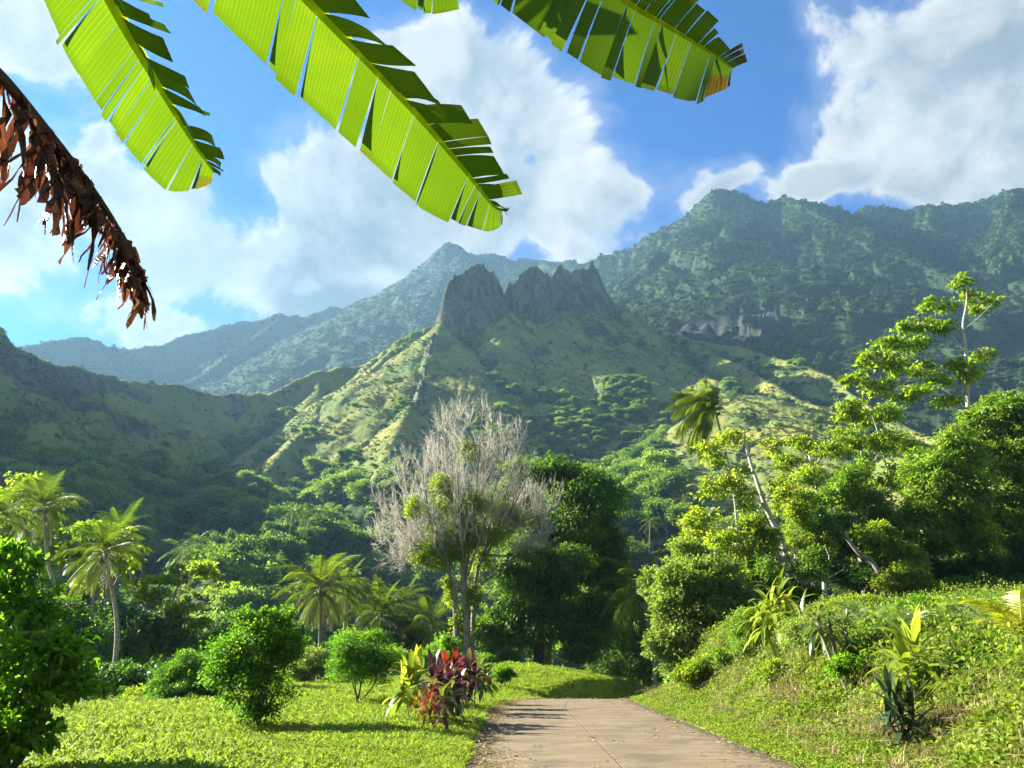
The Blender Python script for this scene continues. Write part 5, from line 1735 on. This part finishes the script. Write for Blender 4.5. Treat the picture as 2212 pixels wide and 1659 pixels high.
def build_blade(name, rib, wl, wr, tl, tr, seed, mat, dead=False, cuts=11, narrow=0.0, veinang=1.15, browntip=True):
    """blade torn into strips along its side veins. rib: world points; wl, wr: half widths at stations; tl, tr: tilt of each side"""
    rs = np.random.RandomState(seed)
    n = 200
    C = catmull(rib, n)
    T = unit(np.gradient(C, axis=0))
    view = unit(C - EYEV)
    S0 = unit(np.cross(view, T))
    N0 = np.cross(S0, T)
    N0 *= np.sign(-(N0 * view).sum(1))[:, None]
    arc = np.concatenate([[0], np.cumsum(np.linalg.norm(np.diff(C, axis=0), axis=1))])
    mb = MB()
    us = []
    for side, wst, tilt in ((1, wl, tl), (-1, wr, tr)):
        W = np.interp(np.linspace(0, 1, n), np.linspace(0, 1, len(wst)), wst)
        nc = cuts if side == 1 else int(cuts * 1.7)
        cut = np.sort(np.concatenate([[0, 1], np.clip((np.arange(1, nc) + rs.uniform(-.95, .95, nc - 1)) / nc, .01, .99)]))
        cut = np.delete(cut, 1 + np.where(np.diff(cut)[:-1] < .012)[0][:len(cut) - 2]) if len(cut) > 4 else cut
        for a, b in zip(cut[:-1], cut[1:]):
            if narrow and rs.rand() < narrow:
                continue
            ph = np.interp((a + b) / 2, [0, 1], tilt) + rs.uniform(-.12, .12) * (1 if side == 1 else 2.2)
            m = max(3, int((b - a) * 60))
            k = 9
            uu = np.linspace(a + .0006, b - .0006, m)
            idx = np.clip(uu * (n - 1), 0, n - 1)
            g = lambda Q: np.stack([np.interp(idx, np.arange(n), Q[:, c]) for c in range(3)], 1)
            c0, t0, s0, n0 = g(C), g(T), g(S0), g(N0)
            w = np.interp(idx, np.arange(n), W) * rs.uniform(.93, 1.03)
            sd = side * s0 * math.cos(ph) + n0 * math.sin(ph)
            nn = np.cross(t0, sd) * side
            va = veinang - .35 * np.clip((uu - .75) / .25, 0, 1)
            dr = unit(sd * np.sin(va)[:, None] + t0 * np.cos(va)[:, None])
            curl = rs.uniform(-.25, .25) * (1.6 if side == -1 else .6)
            tw = rs.uniform(-.5, .5)
            shrink = rs.choice([.008, .02, .06, .13], p=[.35, .3, .2, .15])
            mid = m / 2 - .5
            rows = []
            for j, f in enumerate(np.linspace(0, 1, k)):
                p = c0 + dr * (w * f)[:, None]
                # gather the strip a little toward its middle at the free end, opening the tear
                pc = p.mean(0)
                p = p + (pc - p) * (shrink * f ** 1.3)
                off = curl * f * f * w.mean() + .5 * w.mean() * tw * .12 * f * np.linspace(-1, 1, m)
                p = p + nn * (off[:, None] if np.ndim(off) else off)
                p = p - np.array([0, 0, 1.0]) * (.10 * f * f * w)[:, None]
                rows.append(p)
            V = np.stack(rows, 1)                    # m x k
            ej = np.ones((m, k)) * .55
            ej += .06 * rs.randn() + .12 * np.linspace(0, 1, k)[None, :] ** 2 * 0
            ej[:, -1] = .30
            if rs.rand() < .12:
                ej[:, -1] = .05
            if uu.mean() > .95 and browntip:
                ej[:, 5:] = .04
            if browntip == 2 and (a == 0 or b > .90):
                ej[:, 4:] = .0
            ui = np.interp(idx, np.arange(n), arc)
            mb.add(V.reshape(-1, 3), [grid_polys(m, k)], ej.ravel())
            us.append(np.repeat(ui, k))
    V = np.concatenate(mb.V)
    me = mesh_np(name, V, [np.concatenate(l) for l in mb.P.values()], [mat], {'v': np.concatenate(mb.A), 'u': np.concatenate(us)})
    return me, C


def dead_blade(rib, seed, ln):
    rs = np.random.RandomState(seed)
    n = 200
    C = catmull(rib, n)
    T = unit(np.gradient(C, axis=0))
    mb = MB()
    us = []
    down = np.array([0, 0, -1.0])
    for i in range(170):
        u = rs.uniform(0.02, 1) ** .9
        j = int(u * (n - 1))
        L = np.interp(u, np.linspace(0, 1, len(ln)), ln) * rs.uniform(.35, 1.15)
        w = rs.choice([.006, .011, .019, .032, .05], p=[.28, .27, .22, .15, .08]) * rs.uniform(.7, 1.3)
        s = unit(T[j] + rs.randn(3) * .35)
        k = 9
        p = C[j] + rs.randn(3) * .006
        d = unit(down + .35 * T[j] + rs.randn(3) * .25)
        rows = []
        ang = rs.uniform(-.6, .6)
        for q in range(k):
            f = q / (k - 1)
            ww = w * (.25 + .75 * np.sin(np.pi * min(1, f * .75 + .12))) * (1.0 + .25 * rs.randn())
            ang += rs.uniform(-.75, .75)
            sx = s * math.cos(ang) + unit(np.cross(d, s)) * math.sin(ang)
            rows.append([p - sx * ww * .5, p + unit(np.cross(d, sx)) * ww * .18 * rs.randn(), p + sx * ww * .5])
            d = unit(d + rs.randn(3) * .16 + down * .12)
            p = p + d * L / (k - 1)
        V = np.array(rows)
        ej = np.clip(.5 + .25 * rs.randn() + .12 * rs.randn(k, 3), 0, 1)
        mb.add(V.reshape(-1, 3), [grid_polys(k, 3)], ej.ravel())
        us.append(np.repeat(np.linspace(0, .2, k * 3), 1))
    V = np.concatenate(mb.V)
    return mesh_np('leaf', V, [np.concatenate(l) for l in mb.P.values()], [M_BAN_DRY], {'v': np.concatenate(mb.A), 'u': np.concatenate(us)}), C


def banana():
    base = np.array([-2.25, 1.25, float(ground_z(-2.25, 1.25))])
    t = thing('banana_plant', "banana plant with torn green leaves and one dead brown leaf hanging overhead", 'banana plant', base)
    crown_ = np.array([-2.15, 1.15, EYE + 2.9])
    sb = MB()
    sb.tube(catmull([base - [0, 0, .2], (base + crown_) / 2 + [.04, 0, 0], crown_ - [0, 0, .15], crown_ + [.05, .05, .25]], 14) - base, np.linspace(.15, .07, 14), 12)
    link('pseudostem', sb.mesh('pseudostem', [M_STEM]), t)

    def leaf(pix, wl, wr, tl, tr, seed, dead=None, r0=.022, label=None, **kw):
        pts = np.array([at(X, Y, d) for X, Y, d in pix])
        if dead is None:
            me, C = build_blade('leaf', pts, wl, wr, tl, tr, seed, M_BAN, **kw)
        else:
            me, C = dead_blade(pts, seed, dead)
        me.transform(Matrix.Translation(Vector(-base)))
        o = link('leaf', me, t)
        if label:
            o['label'] = label
        rb = MB()
        full = np.vstack([catmull([crown_, (crown_ + C[0]) / 2 + [0, 0, .18], C[0]], 12)[:-1], C]) - base
        rb.tube(full, np.interp(np.linspace(0, 1, len(full)), [0, .08, 1], [r0 * 1.5, r0, .003]), 7, .5)
        V = np.concatenate(rb.V)
        me2 = mesh_np('midrib', V, [np.concatenate(l) for l in rb.P.values()], [M_BAN_DRY if dead is not None else M_RIB], {'v': np.concatenate(rb.A), 'u': np.zeros(len(V))})
        link('midrib', me2, o)
        return o
    leaf([(150, -180, 1.75), (240, 0, 1.85), (300, 110, 1.92), (365, 220, 2.0), (420, 310, 2.05), (462, 372, 2.08)], [.155, .18, .185, .175, .15, .03], [.15, .16, .16, .15, .12, .03], (.15, .25), (1.15, .85), 3, cuts=15)
    leaf([(330, -350, 1.55), (560, -110, 1.7), (690, 25, 1.8), (830, 170, 1.92), (930, 280, 2.02), (1010, 375, 2.1), (1062, 440, 2.14), (1084, 456, 2.15)], [.22, .24, .245, .24, .225, .20, .145, .085, .02], [.20, .22, .22, .21, .20, .18, .15, .10, .02], (.1, .25), (1.15, .8), 4, cuts=19)
    leaf([(1035, -245, 1.86), (1130, -170, 1.9), (1250, -75, 1.95), (1350, 0, 2.0), (1440, 55, 2.05), (1530, 110, 2.1), (1582, 148, 2.13)], [.25, .26, .255, .25, .215, .17, .06], [.16, .17, .17, .15, .12, .05], (.05, .35), (1.0, .6), 6, cuts=20, browntip=2, veinang=1.35)
    leaf([(760, -190, 2.1), (850, -110, 2.15), (920, -50, 2.2), (985, -12, 2.22)], [.10, .14, .13, .05], [.12, .12, .10, .04], (.2, .3), (.9, .8), 8, cuts=6)
    leaf([(-130, 40, 1.7), (0, 165, 1.75), (90, 270, 1.82), (170, 370, 1.88), (240, 470, 1.93), (290, 560, 1.96), (312, 615, 1.98)], None, None, None, None, 9, dead=[.26, .25, .21, .18, .15, .13], r0=.016, label="dead brown leaf hanging in shreds at the upper left")


banana()


# ================================================================== FOREST ON THE SLOPES
def canopy_proto(name, seed, lob, leaf, cover, mat, trunk=True, asp=.7, **kw):
    rs = np.random.RandomState(seed)
    mb = MB()
    crown(mb, rs, lob, leaf=leaf, asp=asp, cover=cover, **kw)
    return mb.mesh(name, [mat], smooth=False)


def forest():
    rs = np.random.RandomState(12)
    round_ = [canopy_proto('crown', 600 + i, [((0, 0, .55), (.50, .48, .36)), ((.30 * math.cos(i), .3 * math.sin(i), .45), (.32, .32, .28)), ((-.28 * math.cos(i * 2), .26, .42), (.33, .3, .27))], .058, 1.3, M_CANOPY, clump=.34, droop=.2) for i in range(4)]
    flat_ = [canopy_proto('crown', 620 + i, [((.0, 0, .62), (.55, .5, .24)), ((.35, .2, .50), (.35, .3, .20)), ((-.3, -.2, .44), (.4, .35, .22))], .055, 1.4, M_CANOPY, clump=.32, droop=.1, up=.9) for i in range(2)]
    tb = MB()
    tb.tube(catmull([[0, 0, -.4], [.03, 0, 0], [0, .02, .3], [.02, 0, .55]], 6), np.linspace(.045, .02, 6), 6)
    for k in range(5):
        a = k * 1.3
        tb.tube(catmull([[.0, 0, .2 + .05 * k], [.12 * math.cos(a), .12 * math.sin(a), .4], [.28 * math.cos(a), .28 * math.sin(a), .55]], 5), np.linspace(.018, .006, 5), 5)
    trunk_me = tb.mesh('trunk', [M_BARK])
    # far-off palm: trunk and feather crown in one small mesh
    pm = []
    for i in range(2):
        mb = MB()
        mb.tube(catmull([[0, 0, -.3], [.02, 0, .4], [.05, .02, 1.0]], 6), np.linspace(.022, .014, 6), 5, .9)
        r2 = np.random.RandomState(700 + i)
        for k in range(15):
            a = k * 2.4
            e = 1.2 - 1.7 * k / 15
            b = np.array([.05, .02, 1.0])
            d = np.array([math.cos(a) * math.cos(e), math.sin(a) * math.cos(e), math.sin(e)])
            P = [b]
            for _ in range(5):
                d = unit(d - [0, 0, .3])
                P.append(P[-1] + d * .095)
            P = np.array(P)
            S = unit(np.cross(np.gradient(P, axis=0), [0, 0, 1.0]))
            for sg in (-1, 1):
                for q in np.linspace(.1, 1, 11):
                    p0 = np.array([np.interp(q, np.linspace(0, 1, 6), P[:, c]) for c in range(3)])
                    s = S[int(q * 5)]
                    tt = unit(P[min(5, int(q * 5) + 1)] - P[max(0, int(q * 5) - 1)])
                    dd = unit(s * sg + tt * .6 - np.array([0, 0, .55]))
                    l = .13 * math.sin(math.pi * min(1, q * .85 + .12)) + .03
                    mb.add([p0, p0 + tt * .016, p0 + dd * l], [[(0, 1, 2)]], np.clip(.45 + .2 * r2.randn(), 0, 1))
        pm.append(mb.mesh('coconut_palm', [M_FROND], smooth=False))

    def pick(X, Y, H, dens, n, seed):
        """n random places on a sheet, weighted by area and by the given density"""
        r2 = np.random.RandomState(seed)
        ax = .5 * np.hypot(X[:-1, 1:] - X[:-1, :-1], Y[:-1, 1:] - Y[:-1, :-1])
        ay = np.hypot(X[1:, :-1] - X[:-1, :-1], Y[1:, :-1] - Y[:-1, :-1])
        w = (ax * ay * dens[:-1, :-1]).ravel()
        c = np.cumsum(w)
        k = np.searchsorted(c, r2.rand(n) * c[-1])
        i, j = np.unravel_index(np.minimum(k, len(w) - 1), (X.shape[0] - 1, X.shape[1] - 1))
        f, g = r2.rand(n), r2.rand(n)
        m = lambda Q: Q[i, j] * (1 - f) * (1 - g) + Q[i + 1, j] * f * (1 - g) + Q[i, j + 1] * (1 - f) * g + Q[i + 1, j + 1] * f * g
        return np.stack([m(X), m(Y), m(H)], -1), i, j
    # --- ridge C and the valley below it
    vis = 1.0
    dist = np.hypot(xC, yC)
    az = np.degrees(np.arctan2(xC, yC))
    fmask = sstep(fC + .30 * fbm(xC * .05, yC * .05, 3, 901), .42, .70) * (1 - rkC) * (np.abs(az) < 40)
    fmask = fmask * vis
    pts, i, j = pick(xC, yC, hC, fmask * np.where(dist < 330, 1.2, 1.0), 9000, 33)
    d = np.hypot(pts[:, 0], pts[:, 1])
    size = rs.uniform(6.0, 15, len(pts)) * np.where(pts[:, 2] > 90, .62, 1.0) * np.where(d < 180, .85, 1)
    # thin out overlapping ones
    order = np.argsort(-size)
    keep = []
    cell = {}
    for q in order:
        cx, cyy = int(pts[q, 0] // 8), int(pts[q, 1] // 8)
        ok = True
        for a in (-1, 0, 1):
            for b in (-1, 0, 1):
                for o in cell.get((cx + a, cyy + b), ()):
                    if (pts[o, 0] - pts[q, 0]) ** 2 + (pts[o, 1] - pts[q, 1]) ** 2 < (.30 * (size[o] + size[q]) * .9) ** 2:
                        ok = False
        if ok:
            keep.append(q)
            cell.setdefault((cx, cyy), []).append(q)
    keep = np.array(keep)
    pts, size, d = pts[keep], size[keep], d[keep]
    # individual trees: the nearest ones inside the view and clear of the foreground
    azk = np.degrees(np.arctan2(pts[:, 0], pts[:, 1]))
    elk = np.degrees(np.arctan2(pts[:, 2] + size * .6, d))
    inview = (np.abs(azk) < 36) & (elk > 1.5)
    cand = np.where(inview)[0]
    cand = cand[np.argsort(-(size / d)[cand])][:230]
    G1, G2 = "trees of the forest on the slopes", "coconut palms on the forested slopes"
    L1 = {'round': "round-crowned green tree in the forest on the slopes below the ridge", 'flat': "flat-topped spreading tree in the forest on the slopes below the ridge"}
    mk = {}
    npalm = 0
    for q in cand:
        rnd = rs.rand()
        near_low = pts[q, 2] < 45
        if near_low and rnd < .30:
            me = pm[rs.randint(2)]
            h = rs.uniform(8, 13)
            o = link('coconut_palm', me, loc=pts[q], rot=(rs.uniform(-.08, .08), rs.uniform(-.08, .08), rs.uniform(0, 6.28)), scale=(h * .85, h * .85, h))
            tag(o, "small distant coconut palm rising out of the forest on the slopes", 'palm tree', G2)
            continue
        kind = 'flat' if rnd > .90 else 'round'
        t = thing('forest_tree', L1[kind], 'tree', pts[q], rs.uniform(0, 6.28), G1 if kind == 'round' else "flat-topped trees of the forest on the slopes", scale=float(size[q]))
        link('trunk', trunk_me, t)
        link('crown', (flat_ if kind == 'flat' else round_)[rs.randint(2 if kind == 'flat' else 4)], t)
    rest = np.setdiff1d(np.arange(len(pts)), cand)
    P_ = [proto('canopy', m) for m in round_ + flat_]
    scatter('forest', pts[rest] - [0, 0, .5], size[rest], rs.uniform(0, 6.28, len(rest)), P_, "dense forest canopy covering the lower slopes and gullies", seed=9)
    # filler low growth in the forest
    pts, i, j = pick(xC, yC, hC, fmask + .02 * (np.abs(az) < 40), 15000, 35)
    scatter('forest_undergrowth', pts - [0, 0, .5], rs.uniform(2.0, 4.2, len(pts)), rs.uniform(0, 6.28, len(pts)), P_, "low bushes between the forest trees", seed=10)
    # tussocks and scrub on the grass
    sb = [proto('scrub', canopy_proto('scrub', 640 + k, [((0, 0, .3), (.5, .5, .35))], .13, 1.2, M_SCRUB, clump=.35)) for k in range(3)]
    gm = (1 - rkC) * (1 - fmask) * (np.abs(az) < 40) * (.12 + sstep(fbm(xC * .04, yC * .04, 4, 911), -.1, .35))
    pts, i, j = pick(xC, yC, hC, gm, 34000, 36)
    scatter('hill_scrub', pts, rs.uniform(.7, 1.9, len(pts)), rs.uniform(0, 6.28, len(pts)), sb, "dry tussocks and scrub on the grassy slopes", seed=11)
    rm = sstep(rkC, .5, .8) * (np.abs(az) < 40)
    pts, i, j = pick(xC, yC, hC, rm, 2500, 37)
    scatter('rock_shrubs', pts, rs.uniform(.8, 2.2, len(pts)), rs.uniform(0, 6.28, len(pts)), P_[:4], "small shrubs clinging to the rock spikes", seed=12)
    # --- far slopes
    for nm, X, Y, H, N, rk, n, sd, lab in (('massif_forest', xB, yB, hB, nB, rkB, 60000, 41, "forest cover on the tall massif"), ('range_forest', xA, yA, hA, nA, rkA, 34000, 42, "forest cover on the far range")):
        w = (1 - sstep(rk, .45, .75)) * (np.abs(np.degrees(np.arctan2(X, Y))) < 39)
        pts, i, j = pick(X, Y, H, w, n, sd)
        scatter(nm, pts - [0, 0, .9], (2.4 + 4.2 * rs.rand(len(pts)) ** 2) * (1.0 if nm[0] == 'm' else 1.0), rs.uniform(0, 6.28, len(pts)), P_FAR, lab, seed=sd)


M_SCRUB = leaf_mat("scrub_leaf", [(0, (.05, .075, .02)), (.5, (.10, .125, .036)), (1, (.19, .18, .06))], trans=.3, hue_var=.8)
M_FARLEAF = leaf_mat("far_canopy", [(0, (.016, .036, .012)), (.5, (.03, .058, .017)), (1, (.062, .088, .028))], trans=.32, spec=.2, hue_var=.9)
P_FAR = [proto('far_canopy', canopy_proto('far_canopy', 660 + k, [((0, 0, .45), (.5, .48, .40)), ((.25, .2, .35), (.3, .3, .3))], .17, 1.0, M_FARLEAF, clump=.33)) for k in range(3)]
forest()
# ------------------------------------------------------------------ haze
def build_haze():
    m, nt, out = new_mat("haze_air")
    pv = nt.nodes.new('ShaderNodeVolumePrincipled')
    pv.inputs['Color'].default_value = (0.33, 0.62, 0.90, 1)
    pv.inputs['Density'].default_value = HAZE
    pv.inputs['Anisotropy'].default_value = .25
    for k in ('Density Attribute', 'Color Attribute', 'Temperature Attribute'):
        if k in pv.inputs:
            pv.inputs[k].default_value = ""
    nt.links.new(pv.outputs[0], out.inputs['Volume'])
    x0, x1, y0, y1, z0, z1 = -1900, 1900, -60, 1950, -60, 900
    V = [(x, y, z) for x in (x0, x1) for y in (y0, y1) for z in (z0, z1)]
    F = [(0, 1, 3, 2), (4, 6, 7, 5), (0, 4, 5, 1), (2, 3, 7, 6), (0, 2, 6, 4), (1, 5, 7, 3)]
    o = link("haze", mesh_np("haze", V, [np.array(F)], [m], smooth=False))
    o.visible_shadow = True
    tag(o, "thin blue air haze over the valley", None, None, 'stuff')


HAZE = 0.00012
build_haze()
